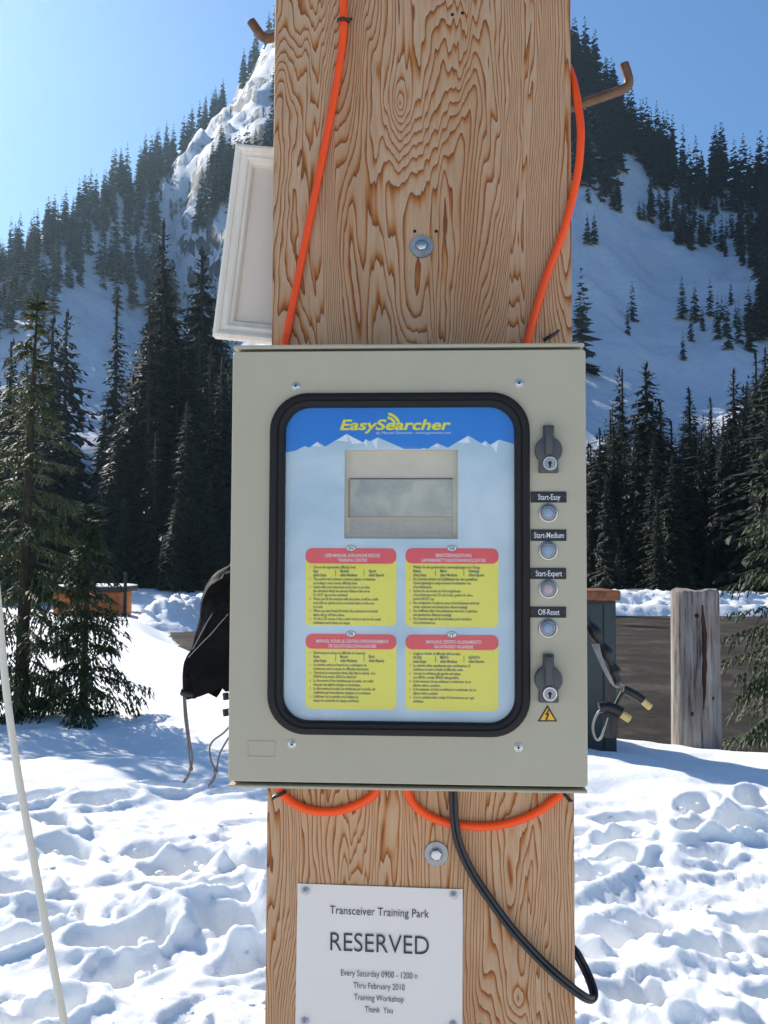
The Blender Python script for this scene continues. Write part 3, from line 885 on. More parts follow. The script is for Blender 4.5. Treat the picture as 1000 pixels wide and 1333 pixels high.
for (x0, y0, x1, y1), code, head, levels, lines in BLOCKS:
    v = VP - .0003
    MB().slab(px_rrect(x0, y0 + 6, x1, y1, 7, v), v, VP - .00005).build("yellow_block", M['poster_yellow'], poster, 0)
    v2 = VP - .0006
    MB().slab(px_rrect(x0, y0, x1, y0 + 20.5, 8.5, v2), v2, v + .0001).build("red_heading", M['poster_red'], poster, 0)
    v3 = VP - .0009
    cx = (x0 + x1) / 2
    c = uz(cx, y0 + .3, v3)
    MB().slab(disc(c[0], c[1], 6.6 * PXM, 20, 4.2 * PXM), v3, v2 + .0001).build("language_badge_rim", M['print_black'], poster, 0)
    MB().slab(disc(c[0], c[1], 5.9 * PXM, 20, 3.5 * PXM), v3 - .0002, v3 - .0001).build("language_badge", M['print_white'], poster, 0)
    t = MB(); text_fit(t, code, c[0] - 3.2 * PXM, c[0] + 3.2 * PXM, c[1] - 2.1 * PXM, 4.2 * PXM, v3 - .0004, bold=.02)
    t.build("badge_lettering", M['print_black'], poster, 0)
    t = MB()
    for i, hl in enumerate(head):
        w = {28: 72, 15: 38, 17: 46, 30: 83, 36: 94, 25: 62, 26: 71, 20: 50}.get(len(hl), 2.6 * len(hl))
        c = uz(cx + 2 - w / 2, y0 + 11.5 + 6.3 * i, v3); text_fit(t, hl, c[0], c[0] + w * PXM, c[1], 4.3 * PXM, v3, bold=.006)
    t.build("heading_lettering", M['print_white'], poster, 0)
    t = MB(); vt = VP - .0006
    for i, ln in enumerate(lines):
        yb = y0 + 26.4 + 5.17 * i
        if ln is None:
            for k, (tx, nm) in enumerate(zip((10, 45, 82), levels)):
                s = nm if i == 1 else ("«Start Easy»", "«Start Medium»", "«Start Expert»")[k]
                c = uz(x0 + tx, yb, vt); text_at(t, s, c[0], c[1], 3.7 * PXM, vt, .64, bold=.026)
                if k and i == 1:
                    c = uz(x0 + tx - 6, yb + 4.5, vt); t.box(c[0] - .0003, c[0] + .0003, vt, vt + .0001, c[1], c[1] + 8 * PXM)
            continue
        nmb, body = ln.split("|")
        c = uz(x0 + 5, yb, vt)
        if nmb: text_at(t, nmb, c[0], c[1], 3.5 * PXM, vt, .66)
        c = uz(x0 + 10, yb, vt); text_at(t, body, c[0], c[1], 3.7 * PXM, vt, .66, bold=.02, maxw=(x1 - x0 - 13) * PXM)
    t.build("instruction_lettering", M['print_black'], poster, 0)
# display behind the opening in the poster
VL = DF + .0148
a, c = uz(449, 586, VP), uz(596, 701.5, VP)
e = .003
tray = MB()
ho = rrect(a[0] - e, c[0] + e, a[1] + e, c[1] - e, .001, 2); hi = rrect(a[0] - .0002, c[0] + .0002, a[1] + .0002, c[1] - .0002, .0008, 2)
tray.rings([[(u, VP + .0003, z) for u, z in ho], [(u, VP + .0003, z) for u, z in hi], [(u, VL, z) for u, z in hi]], False, True)
tray = tray.build("display_tray", M['lcd_bezel'], box, 30)
a, c = uz(455.5, 622.5, VL), uz(589.5, 673, VL)
MB().box(a[0], c[0], VL - .0012, VL - .0002, a[1], a[1] - .0012).build("display_top_edge", M['plate_black'], tray, 0)
MB().box(a[0], c[0], VL - .0010, VL - .0002, c[1], c[1] - .0008).build("display_bottom_edge", M['ochre'], tray, 0)
MB().box(a[0] - .0014, a[0] + .0004, VL - .0014, VL - .0002, c[1] - .001, a[1] - .0013).build("display_side_edge", M['ochre'], tray, 0)
MB().box(a[0] + .0006, c[0] - .0004, VL - .0009, VL - .0002, c[1] + .0004, a[1] - .0016, .0002).build("display_screen", M['lcd'], tray, 0)
a, c = uz(456, 675.5, VL), uz(589.5, 696, VL)
MB().box(a[0], c[0], VL - .0008, VL - .0002, c[1], a[1], .0002).build("display_strip", M['lcd_lower'], tray, 0)
v = DF + .0022
MB().slab(inset(g_in, -.0015), v, v + .0015).build("window_pane", M['pane'], box, 0)

# locks
for px, py in ((713.5, 587), (713.5, 884)):
    v = DF
    c = AP(px, py, v); s = v / FPX
    outl = []
    for k in range(17): outl.append((17.6 * math.cos(R(-48 + 111 * k / 16)), 17.6 * math.sin(R(-48 + 111 * k / 16))))
    outl += [(6.6, 19), (6.9, 31.5), (5.6, 32.3), (-5.6, 32.3), (-6.9, 31.5), (-6.6, 19)]
    for k in range(17): outl.append((17.6 * math.cos(R(117 + 111 * k / 16)), 17.6 * math.sin(R(117 + 111 * k / 16))))
    outl += [(-12.6, -27), (-11.8, -29), (11.8, -29), (12.6, -27)]
    poly = [(c[0] + x * s, c[2] + z * s) for x, z in outl]
    lk = MB().slab(poly, v - .009, v - .0001, .0014).build("lock_handle", M['lock_grey'], box, 30)
    MB().slab([(c[0] + x * s, c[2] + z * s) for x, z in ((-4.6, 30), (-4.9, -6), (4.9, -6), (4.6, 30))], v - .0135, v - .0085, .0012).build("grip_rib", M['lock_grey'], lk, 30)
    cc = (c[0] + 1.0 * s, v - .009, c[2] - 17.5 * s)
    MB().lathe(cc, [(9.3 * s, .001), (9.3 * s, -.0022), (8.7 * s, -.0030), (7.2 * s, -.0030), (6.9 * s, -.0016)], 32).build("key_cylinder", M['steel'], lk, 30)
    MB().lathe((cc[0], cc[1] - .0016, cc[2]), [(6.6 * s, .001), (6.6 * s, -.0004), (6.2 * s, -.0008)], 28).build("cylinder_plug", M['dull_steel'], lk, 30)
    MB().slab(disc(cc[0], cc[2] + .6 * s, 2.4 * s, 14), cc[1] - .0027, cc[1] - .0020).slab([(cc[0] + x * s, cc[2] + z * s) for x, z in ((-1.2, 0), (-1.2, -5), (1.2, -5), (1.2, 0))], cc[1] - .0028, cc[1] - .0020).build("keyhole", M['key_hole'], lk, 0)
# engraved plates and buttons
for px0, py0, px1, py1, txt, tx0, tx1, by, lens in ((691, 640, 737.5, 654.3, "Start-Easy", 700.5, 729.5, 668, 'lens_blue'), (691, 689.3, 737.3, 704.3, "Start-Medium", 695.5, 734, 717, 'lens_blue'),
                                                    (690.5, 739.2, 737, 754, "Start-Expert", 697.5, 731.8, 767, 'lens_pink'), (690.5, 789.6, 737, 804.2, "Off-Reset", 700.8, 728.5, 818, 'lens_blue')):
    v = DF
    a, c = uz(px0, py0, v), uz(px1, py1, v)
    pl = MB().slab(rrect(a[0], c[0], a[1], c[1], .0004, 2), v - .0013, v - .0001, .0003).build("name_plate", M['plate_black'], box, 20)
    t = MB(); vt = v - .00155
    q0, q1 = uz(tx0, (py0 + py1) / 2 + 3.4, vt), uz(tx1, (py0 + py1) / 2 + 3.4, vt)
    text_fit(t, txt, q0[0], q1[0], q0[1], 7.2 * vt / FPX, vt, bold=.004, res=3)
    t.build("plate_lettering", M['print_white'], pl, 0)
    for dx in (px0 + 2.2, px1 - 2.2):
        c2 = uz(dx, (py0 + py1) / 2, v)
        MB().slab(disc(c2[0], c2[1], .0009, 8), v - .0016, v - .0012).build("plate_rivet", M['lock_grey'], pl, 0)
    c = AP(713.8, by, v); s = v / FPX
    bt = MB().lathe(c, [(12.6 * s, -.0001), (12.6 * s, -.0010), (12.0 * s, -.0018), (10.6 * s, -.0022), (9.2 * s, -.0010), (8.9 * s, .0012)], 36).build("push_button", M['steel'], box, 35)
    MB().lathe((c[0], v, c[2]), [(8.6 * s, .0002), (8.6 * s, -.0020), (8.0 * s, -.0028), (6.9 * s, -.0030), (6.5 * s, -.0022)], 32).build("button_ring", M['dull_steel'], bt, 35)
    MB().lathe((c[0], v, c[2]), [(6.3 * s, -.0008), (6.3 * s, -.0024), (5.2 * s, -.0029), (2.5 * s, -.0032)], 28).build("button_lens", M[lens], bt, 60)
# warning triangle
v = DF
tri = [(712.8, 917), (726, 939.4), (699.6, 939.4)]
pp = [uz(x, y, v) for x, y in tri]
w1 = MB().slab(inset(pp, .0002), v - .0005, v - .0001).build("warning_sign", M['print_black'], box, 0)
MB().slab(inset(pp, .0018), v - .0008, v - .0004).build("warning_field", M['warn_yellow'], w1, 0)
bolt = [(714.4, 922.6), (709.2, 930.6), (712.2, 930.0), (710.6, 935.4), (709.6, 934.9), (711.2, 937.6), (713.4, 935.6), (712.4, 935.6), (715.6, 928.2), (712.6, 928.8), (716.0, 923.2)]
MB().slab([uz(x, y, v) for x, y in bolt], v - .0011, v - .0007).build("lightning_flash", M['print_black'], w1, 0)
# corner screws, stamped outline, cable gland
for px, py in ((385.5, 503), (675.8, 499.3), (380.3, 968.5), (675, 973)):
    c = AP(px, py, DF)
    sc = MB().lathe(c, [(.0049, -.0001), (.0049, -.0006), (.0044, -.0010), (.0036, -.0010), (.0035, -.0018), (.0026, -.0026), (.0014, -.0028), (.0012, -.0016)], 20).build("door_screw", M['steel'], box, 30)
    MB().slab(disc(c[0], c[2], .0012, 6), DF - .0030, DF - .0015).build("screw_socket", M['key_hole'], sc, 0)
o_, i_ = px_rrect(322.5, 964.5, 358.8, 985.8, 1.5, DF, 3), None
i_ = inset(o_, .0008)
st = MB(); st.rings([[(u, DF - .0001, z) for u, z in inset(o_, -.0003)], [(u, DF - .0006, z) for u, z in o_], [(u, DF - .0006, z) for u, z in i_], [(u, DF - .0001, z) for u, z in inset(i_, .0003)]], False, False)
st.build("stamped_outline", M['box_grey'], box, 0)
c = AP(371.5, 446, DB - .012); 
gl = MB()
zz = ztl - .0003
for k in range(1): gl.tube([(c[0], DB - .0115, zz), (c[0], DB - .0115, zz + .012)], .0105, 16)
gl.build("cable_gland", M['rubber'], box)

# ---- cables
def cable(name, pts, r, mat, label, base=None, n=12, per=10, cat="cable"):
    P_ = [AP(x, y, v) for x, y, v in pts]
    sp = spline(P_, per)
    t = thing(name, tuple(min(sp, key=lambda q: q[2])), label, cat, post_frame=True)
    MB().tube(sp, r, n).build("sheath", mat, t, 60)
    return t
vc = DB - .0053
cable("orange_cable", [(433, -330, DB + .01), (437, -318, vc), (441, -200, vc), (445, -60, vc), (446.5, 0, vc), (447.5, 40, vc), (438, 111, vc), (420, 205, vc), (395, 328, vc), (376, 424, vc), (372, 441, vc - .003), (370.5, 450, DB - .011), (370, 470, DB - .011)], .0051, M['orange'],
      "bright orange cable running down the board into the black gland on the box")
cable("orange_cable", [(712, 60, DB + .045), (734, 78, DB + .030), (746, 104, DB + .012), (754.5, 150, DB - .002), (756, 185, vc - .001), (751, 232, vc), (735, 296, vc), (711, 361, vc), (696, 410, vc), (687, 443, vc), (684, 462, vc)], .0051, M['orange'],
      "bright orange cable curling round the board's edge and down behind the box")
cable("orange_cable", [(360, 1002, vc), (361.5, 1022, vc), (370, 1036, vc), (388, 1049, vc), (412, 1056, vc), (438, 1056, vc), (462, 1049, vc), (482, 1038, vc), (491, 1026, vc), (492, 1002, vc)], .0053, M['orange'],
      "short orange cable loop drooping below the box, with a black tie at its end")
cable("orange_cable", [(527, 1000, vc), (529.5, 1026, vc), (540, 1048, vc), (562, 1064, vc), (592, 1073, vc), (630, 1076, vc), (665, 1071, vc), (698, 1058, vc), (722, 1041, vc), (734, 1028, vc), (738, 1005, vc)], .0053, M['orange'],
      "wide orange cable loop drooping below the box behind the black cable")
vb = DB - .0145
# flat twin lead: two cores side by side
P0 = [(589, 1000, vb), (590, 1032, vb), (592, 1070, vb), (598, 1100, vb + .004), (614, 1135, vb + .006), (640, 1174, vb + .006), (668, 1211, vb + .005), (700, 1246, vb + .004), (730, 1274, vb), (755, 1294, vb + .004), (768, 1301, vb + .012), (773, 1297, vb + .022),
      (771, 1284, vb + .030), (762, 1262, vb + .040), (748, 1238, vb + .046), (725, 1215, vb + .060)]
sp = spline([AP(*q) for q in P0], 10)
bc_ = thing("black_cable", tuple(min(sp, key=lambda q: q[2])), "thick black twin cable hanging from the box and looping round the board's edge", "cable", post_frame=True)
off = []
for i, q in enumerate(sp):
    tn = (sp[min(i + 1, len(sp) - 1)] - sp[max(i - 1, 0)]).normalized()
    off.append(tn.cross(Vector((0, -1, 0))).normalized() if abs(tn.y) < .95 else Vector((1, 0, 0)))
for sg in (-1, 1):
    MB().tube([q + o * .0027 * sg for q, o in zip(sp, off)], .0031, 10).build("core", M['black_cable'], bc_, 60)
# black ties
def tie(px, py, v, ang, L, label, ring_r=.0058, tail=True):
    c = Vector(AP(px, py, v))
    t = thing("cable_tie", tuple(c), label, "cable tie", post_frame=True)
    d_ = Vector((math.cos(ang), 0, math.sin(ang))); pr = Vector((-math.sin(ang), 0, math.cos(ang)))
    ringp = [c + d_ * (ring_r * math.cos(k * math.pi / 8)) + Vector((0, -1, 0)) * (ring_r * math.sin(k * math.pi / 8)) for k in range(9)]
    b_ = MB()
    for sgn in (-1.3e-3, 0, 1.3e-3): b_.tube([q + pr * sgn for q in ringp], .0011, 6)
    b_.build("strap", M['tie'], t)
    if tail:
        MB().tube([c + d_ * ring_r * .7 + Vector((0, -.004, 0)), c + d_ * (ring_r + L * .5) + Vector((0, -.006, 0)), c + d_ * (ring_r + L) + Vector((0, -.004, 0)) + pr * .002], [.0028, .0021, .0017], 6).build("tail", M['tie'], t)
tie(447, 28, DB - .006, R(-4), .004, "black nylon tie round the orange cable near the hook", .0075)
tie(712, 441, DB - .004, R(27), .014, "black nylon tie stub above the box's top edge beside the orange cable", .004)
tie(365, 1033, DB - .006, R(205), .004, "black nylon tie round the short orange loop under the box", .0072)
tie(736, 1034, DB - .005, R(-50), .004, "black nylon tie at the end of the wide orange loop under the box", .0068)

# ---- notice
cn = [(387.5, 1150), (602.5, 1157.5), (602, 1342), (384.5, 1339)]
vn = DB - .0012
pc = [AP(x, y, vn) for x, y in cn]
notice = thing("paper_notice", pc[3], "laminated white notice reading RESERVED pinned to the plywood below the box", "notice", post_frame=True)
g_ = MB(); nu, nv = 22, 20
rgn = np.random.RandomState(3)
vs = []
for j in range(nv + 1):
    for i in range(nu + 1):
        a, b_ = i / nu, j / nv
        u = (pc[0][0] * (1 - a) + pc[1][0] * a) * (1 - b_) + (pc[3][0] * (1 - a) + pc[2][0] * a) * b_
        z = (pc[0][2] * (1 - a) + pc[1][2] * a) * (1 - b_) + (pc[3][2] * (1 - a) + pc[2][2] * a) * b_
        w = .0016 * (float(vnoise(np.array([a * 3.1]), np.array([b_ * 2.3]), 4)[0]) * .5 + .5) * min(1, 4 * min(a, 1 - a) + .4)
        vs.append((u, vn - w, z))
fs = [(j * (nu + 1) + i, j * (nu + 1) + i + 1, (j + 1) * (nu + 1) + i + 1, (j + 1) * (nu + 1) + i) for j in range(nv) for i in range(nu)]
back = [(a, vn + .0002, c) for a, b_, c in vs]
g_.add(vs + back, fs + [tuple(i + len(vs) for i in f[::-1]) for f in fs])
sheet = g_.build("sheet", M['paper'], notice, 60, recalc=False)
t = MB(); vt = vn - .0022
S_ = vt / FPX
for txt, x0, x1, yb, cap in (("Transceiver Training Park", 429.5, 558.5, 1189.5, 10.2), ("RESERVED", 430, 558.5, 1237.2, 23), ("Every Saturday 0900 - 1200 n", 444, 543.5, 1270, 7.6), ("Thru February 2010", 460, 527, 1286.3, 7.4),
                             ("Training Workshop", 461, 525.5, 1301.8, 7.4), ("Thank  You", 475, 511.5, 1317.6, 7.4)):
    q0, q1 = uz(x0, yb, vt), uz(x1, yb, vt)
    text_fit(t, txt, q0[0], q1[0], q0[1], cap * S_, vt, bold=-.004 if cap > 20 else 0, tilt=-.018, res=4)
t.build("notice_lettering", M['paper_ink'], sheet, 0)
for px, py in ((398, 1160), (590.5, 1165.5), (397, 1330), (590, 1334)):
    c = AP(px, py, vn - .001)
    MB().lathe(c, [(.0052, .0), (.0050, -.0016), (.0028, -.0026), (.0022, -.0060), (.0034, -.0074), (.0020, -.0084)], 16).build("push_pin", M['pin'], notice, 40)

# ---- hooks behind the board
def hook(pts, label):
    P_ = spline([AP(*q) for q in pts], 6)
    t = thing("steel_hook", tuple(P_[0]), label, "hook", post_frame=True)
    MB().tube(P_, .0066, 12).build("rod", M['rust'], t, 50)
    e_ = P_[0]
    MB().lathe((e_.x, e_.y, e_.z), [(.012, -.002), (.012, .002)], 12).build("collar", M['rust'], t)
vh = DB + BT + .05
hook([(608, 184, vh), (690, 158, vh), (752, 137, vh), (790, 124, vh), (808, 117.5, vh), (817, 112, vh), (818.5, 104, vh), (816, 94, vh), (812.5, 83, vh)], "rusty steel hook with upturned end beside the orange cable's bend")
hook([(480, 12, vh), (420, 26, vh), (372, 42, vh), (356, 48.5, vh), (347, 50, vh), (340, 46, vh), (334, 38, vh), (327, 28, vh)], "rusty steel hook with upturned end above the white framed panel")

# ---- white framed panel leaning behind the board
vp_ = DB + BT + .030
TL, BL = Vector((*uz(307, 187, vp_ - .02),)), Vector((*uz(276.5, 437, vp_ - .02),))
ez = (TL - BL); hgt = ez.length; ez.normalize(); ex = Vector((ez.y, -ez.x)); wid = .185
def FP(a, b_): q = BL + ex * a + ez * b_; return (q.x, q.y)
fr = thing("framed_panel", (BL.x, vp_, BL.y), "white framed panel tilted behind the board", "panel", post_frame=True)
profd = [(0, .0), (0, -.020), (.004, -.022), (.008, -.0205), (.009, -.018), (.013, -.017), (.016, -.0185), (.019, -.017), (.020, -.0145), (.024, -.013), (.0265, -.008), (.0265, .0)]
def ringc(dd): return [FP(dd, dd), FP(wid - dd, dd), FP(wid - dd, hgt - dd), FP(dd, hgt - dd)]
for side in range(4):
    r_ = MB(); A_ = []; B_ = []
    for dd, dv in profd:
        rc = ringc(dd); A_.append((rc[side][0], vp_ + dv, rc[side][1])); q = rc[(side + 1) % 4]; B_.append((q[0], vp_ + dv, q[1]))
    r_.rings([A_, B_], True, True)
    r_.build("rail", M['white_wood'], fr, 25)
MB().slab([FP(.025, .025), FP(wid - .025, .025), FP(wid - .025, hgt - .025), FP(.025, hgt - .025)], vp_ - .006, vp_ - .002).build("panel", M['white_panel'], fr, 0)
MB().box(bl + .02, bl + .05, DB + BT, vp_ - .001, BL.y + .1, BL.y + .13).build("fixing_block", M['timber'], fr)

# ---- black stuff bag hung behind the post
vg = DB + BT + .065
L_ED = [(738, 300), (746, 284), (754, 275), (766, 268), (780, 263), (808, 260), (830, 254), (851, 248), (860, 241), (868, 237.5), (884, 238), (894, 243)]
bag = thing("black_bag", AP(330, 894, vg), "crumpled black fabric bag with drawcords hanging behind the box", "bag", post_frame=True)
rg_b = random.Random(4)
ringsb = []
yl = [735 + i * (895 - 735) / 40 for i in range(41)]
for i, y in enumerate(yl):
    xl = np.interp(y, [a for a, b_ in L_ED], [b_ for a, b_ in L_ED])
    l = AP(xl, y, vg); r_ = AP(392 - 8 * math.sin(i * .22), y, vg)
    cxx, hw = (l[0] + r_[0]) / 2, (r_[0] - l[0]) / 2
    th = .030 * math.sin(math.pi * min(1, (i + 4) / 30)) + .012
    rg_ = []
    for k in range(64):
        a = 2 * math.pi * k / 64
        ca, sa = math.cos(a), math.sin(a)
        q = i / 40
        wr = 1 + .26 * float(vnoise(np.array([ca * 2.2 + q * 5]), np.array([sa * 2.2 - q * 3.5]), 3)[0]) + .20 * float(vnoise(np.array([ca * 5 + q * 14]), np.array([sa * 5 - q * 6]), 6)[0])
        ew = abs(ca) ** .75 * (1 if ca > 0 else -1)
        edge = 1 if ca > -.9 else 1
        zz_ = l[2] + (.006 + .018 * q ** 4) * float(vnoise(np.array([ca * 3 + 7]), np.array([sa * 3 + q * 2]), 8)[0])
        rg_.append((cxx + hw * ew * (1 if ca < -.55 else wr), vg + th * sa * wr, zz_))
    ringsb.append(rg_)
MB().rings(ringsb).build("fabric", M['fabric'], bag, 120)
for pts in (((298, 772), (286, 786), (272, 806), (262, 824), (251, 845)), ((298, 798), (286, 812), (274, 826), (262, 838), (245, 856))):
    MB().tube(spline([AP(x, y, vg - .034 + .0003 * k) for k, (x, y) in enumerate(pts)], 6), .0007, 6).build("piping", M['piping'], bag)
MB().tube([AP(236, 900.5, vg), AP(240, 901.5, vg), AP(252, 904, vg), AP(256, 904.5, vg)], [.0048, .0060, .0062, .0052], 10).build("cord_lock", M['tie'], bag)
MB().tube([AP(246, 880, vg), AP(243, 900, vg)], [.008, .004], 8).build("hem_tail", M['fabric'], bag)
def cord(name, pts, r=.0014): MB().tube(spline([AP(x, y, vg) for x, y in pts], 6), r, 6).build(name, M['cord'], bag)
cord("drawcord", ((239, 905), (240.5, 930), (244, 960), (248, 995), (249, 1000)))
cord("drawcord", ((241, 905), (243.5, 935), (248, 970), (250.5, 985), (249.5, 1000)))
MB().lathe(AP(248.5, 1001, vg), [(.0015, .003), (.0032, .001), (.0032, -.001), (.0015, -.003)], 10).build("knot", M['cord'], bag)
cord("cord_end", ((248.5, 1003), (243, 1011), (238, 1019)), .0011); cord("cord_end", ((248.5, 1003), (245, 1012), (240, 1019)), .0011)
cord("drawcord", ((300, 945), (290, 955), (278, 964), (273, 974), (275, 990), (280, 1002)))
cord("drawcord", ((300, 957), (292, 970), (286, 982), (282, 1002)))
cord("drawcord", ((300, 945), (330, 920), (350, 893))); cord("drawcord", ((300, 957), (335, 930), (352, 893)))
MB().lathe(AP(281, 1004, vg), [(.0015, .003), (.0034, .001), (.0034, -.001), (.0015, -.003)], 10).build("knot", M['cord'], bag)
cord("cord_end", ((281, 1006), (277, 1014), (271, 1024)), .0011); cord("cord_end", ((281, 1006), (279, 1015), (272.5, 1023)), .0011)
for y in (906, 927): MB().tube([AP(293.5, y - 4, vg), AP(294.5, y + 5, vg)], .0042, 8).build("cord_lock", M['tie'], bag); MB().tube([AP(294, y, vg), AP(330, 890, vg)], .0012, 6).build("drawcord", M['cord'], bag)
MB().tube([AP(372, 750, vg), AP(420, 700, vg), AP(486, 668, vg + .01)], .006, 8).build("hanging_strap", M['fabric'], bag)

# ---- wire harness hung on the other side
vw = DB + BT + .05
hz = thing("wire_harness", AP(790, 960, vw), "black taped wire harness with cream connectors sticking out beside the box", "wire harness", post_frame=True)
def tb(name, pts, r, mat, n=8): MB().tube(spline([AP(*q) for q in pts], 5), r, n).build(name, mat, hz, 60)
ln_r = lambda n, a, b_: [a + (b_ - a) * i / (n - 1) for i in range(n)]
P_ = [(612, 780, vw), (700, 788, vw), (752, 803, vw), (768, 815, vw), (780, 834, vw), (790, 852, vw), (799, 872, vw), (804, 888, vw)]
sp = spline([AP(*q) for q in P_], 5)
MB().tube(sp, [.006 + .0035 * math.sin(i * .45) ** 2 if i < len(sp) - 4 else .006 for i in range(len(sp))], 9).build("taped_bundle", M['tape'], hz, 60)
for k in range(5):
    o_ = (k - 2) * 2.2
    tb("wire", [(775 + o_, 838, vw - .010), (781 + o_ * .6, 856, vw - .012), (790 + o_ * .5, 876, vw - .012), (799 + o_ * .4, 891 + k * .6, vw - .010), (806 + o_ * .2, 893, vw - .006), (808, 886, vw)], .0008, M['wire'], 5)
tb("wire", [(806, 890, vw), (812, 893, vw), (813, 899, vw)], .0010, M['wire'], 5)
tb("taped_branch", [(812, 897, vw), (822, 902, vw), (832, 908, vw), (837, 912, vw)], [.0050, .0052, .0050, .0046] and .0058, M['tape'])
tb("connector", [(836, 911.5, vw), (842, 917, vw), (847, 921, vw)], .0046, M['connector'])
tb("wire", [(797, 885, vw + .004), (795, 900, vw + .004), (791, 918, vw)], .0012, M['rust'], 5)
tb("taped_branch", [(811, 901, vw), (805, 912, vw), (800, 922, vw)], .0034, M['tape'])
tb("taped_branch", [(780, 921, vw), (790, 920, vw), (800, 923, vw), (809, 928, vw)], .0075, M['tape'])
tb("connector", [(806, 928, vw), (813, 932, vw), (820, 936.5, vw)], .0052, M['connector'])
for k, (xa, xb, ye) in enumerate(((790, 793, 960), (797, 797.5, 961), (802, 804, 957))):
    a, b_ = AP(xa, 924, vw), AP(xb, ye, vw)
    MB().box(a[0] - .0042, a[0] + .0042, vw - .001 + k * .003, vw + .001 + k * .003, b_[2], a[2], .0004).build("tape_tail", M['tape'], hz)
tb("wire", [(790, 922, vw), (780, 926, vw), (773.5, 938, vw), (772, 950, vw), (776, 962, vw), (782, 961, vw), (787, 948, vw), (791, 934, vw)], .0017, M['wire'], 7)

# ---- leaning white pole
vq = 1.62
Pp = [WP(x, y, vq + d_) for x, y, d_ in ((-34, 500, 0), (-20, 620, 0), (-8, 730, 0), (0, 808, 0), (8.5, 900, 0), (24, 1010, 0), (45, 1125, 0), (66, 1240, 0), (84, 1333, 0), (112, 1480, .0), (140, 1620, .0), (168, 1760, 0), (196, 1900, 0), (214, 1990, 0))]
sp = spline(Pp, 6)
pl = thing("snow_pole", tuple(sp[-1]), "thin white pole leaning in the snow before the young firs", "pole")
MB().tube(sp, [.0056 + .0010 * i / len(sp) for i in range(len(sp))], 12).build("shaft", M['pole'], pl, 60)
MB().tube([sp[0], sp[0] + (sp[0] - sp[1]).normalized() * .05], [.0075, .006], 12).build("end_cap", M['rubber'], pl)
# ------------------------------------------------------------------ things across the snow
# weathered log post
ly = 8.6
lx = WP(906, 900, ly)[0]
zt_ = WP(906, 771, ly)[2]; zb_ = gz(lx, ly) - .35
lr = 31 / FPX * ly
lg = thing("log_post", (lx, ly, zb_), "weathered grey log post standing upright at the edge of the gravel lot", "post")
rings_ = []
hs = [zb_ + (zt_ - zb_) * i / 36 for i in range(37)]
def log_ring(z, r, k0=0):
    out = []
    for k in range(72):
        a = 2 * math.pi * k / 72
        q = 1 + .022 * float(vnoise(np.array([math.cos(a) * 1.3]), np.array([math.sin(a) * 1.3 + z * .15]), 5)[0]) + .014 * float(vnoise(np.array([a * 7.0]), np.array([z * .5]), 6)[0])
        out.append((lx + r * q * math.cos(a), ly + r * q * math.sin(a), z))
    return out
for i, z in enumerate(hs): rings_.append(log_ring(z, lr * (1.035 - .05 * i / 36)))
rings_.append(log_ring(zt_ + .012, lr * .955)); rings_.append([(x, y, z + .02 * float(vnoise(np.array([x * 9]), np.array([y * 9]), 3)[0])) for x, y, z in log_ring(zt_ + .022, lr * .88)])
MB().rings(rings_).build("log", M['log'], lg, 40)
# dark split down its face
s_ = MB(); V_ = []
for i in range(25):
    t_ = i / 24
    z = zt_ - .10 - .86 * t_
    w = .030 * math.sin(math.pi * min(1, t_ * .9 + .08)) ** .8 * (1 + .5 * float(vnoise(np.array([t_ * 9]), np.array([1.]), 2)[0])) + .002
    cx = lx + .012 * math.sin(t_ * 3) + .01 * float(vnoise(np.array([t_ * 5]), np.array([4.]), 2)[0])
    for sgn in (-1, -.5, 0, .5, 1):
        x = cx + sgn * w; dx = (x - lx) / (lr * 1.0)
        V_.append((x, ly - math.sqrt(max(0, 1 - dx * dx)) * lr * (1.03 - .05 * (z - zb_) / (zt_ - zb_)) * 1.016 - (.002 if abs(sgn) < .9 else -.01), z))
s_.add(V_, [(i * 5 + k, i * 5 + k + 1, (i + 1) * 5 + k + 1, (i + 1) * 5 + k) for i in range(24) for k in range(4)])
s_.build("split", M['log_stain'], lg, 60)
for kx, kz in ((918, 905), (898, 800), (921, 975), (893, 925)):
    p_ = WP(kx, kz, ly); dx = p_[0] - lx
    yy_ = ly - math.sqrt(max(0, lr * lr - dx * dx)) * 1.02
    MB().lathe((p_[0], yy_, p_[2]), [(.018, .02), (.016, -.003), (.008, -.001)], 12).build("knot", M['log_stain'], lg)

# grey-green cabinet
cyb = 7.95
xr = WP(802.5, 860, cyb)[0]; xl_ = xr - .95
zt2, zl = WP(800, 782, cyb)[2], WP(800, 768.5, cyb)[2]
zg = gz(xr - .3, cyb) - .1
cb = thing("utility_cabinet", ((xl_ + xr) / 2, cyb, zg), "grey-green metal cabinet with a rusty brown lid behind the control box", "cabinet")
MB().box(xl_, xr, cyb, cyb + .6, zg - .3, zt2, .008).build("body", M['cab_green'], cb)
MB().box(xl_ - .03, xr + .03, cyb - .035, cyb + .63, zt2 + .001, zl, .012).build("lid", M['cab_top'], cb)
xm = WP(785, 860, cyb)[0]
for a, b_ in ((xl_ + .02, xm - .008), (xm + .008, xr - .012)):
    MB().box(a, b_, cyb - .012, cyb - .001, zg + .05, zt2 - .02, .004).build("door", M['cab_green'], cb)
for k in range(9):
    x = xl_ + (xr - xl_) * (k + .5) / 9
    MB().box(x - .045, x + .045, cyb - .041, cyb - .0345, zt2 + .012, zl - .012, .003).build("lid_slat", M['cab_top'], cb)

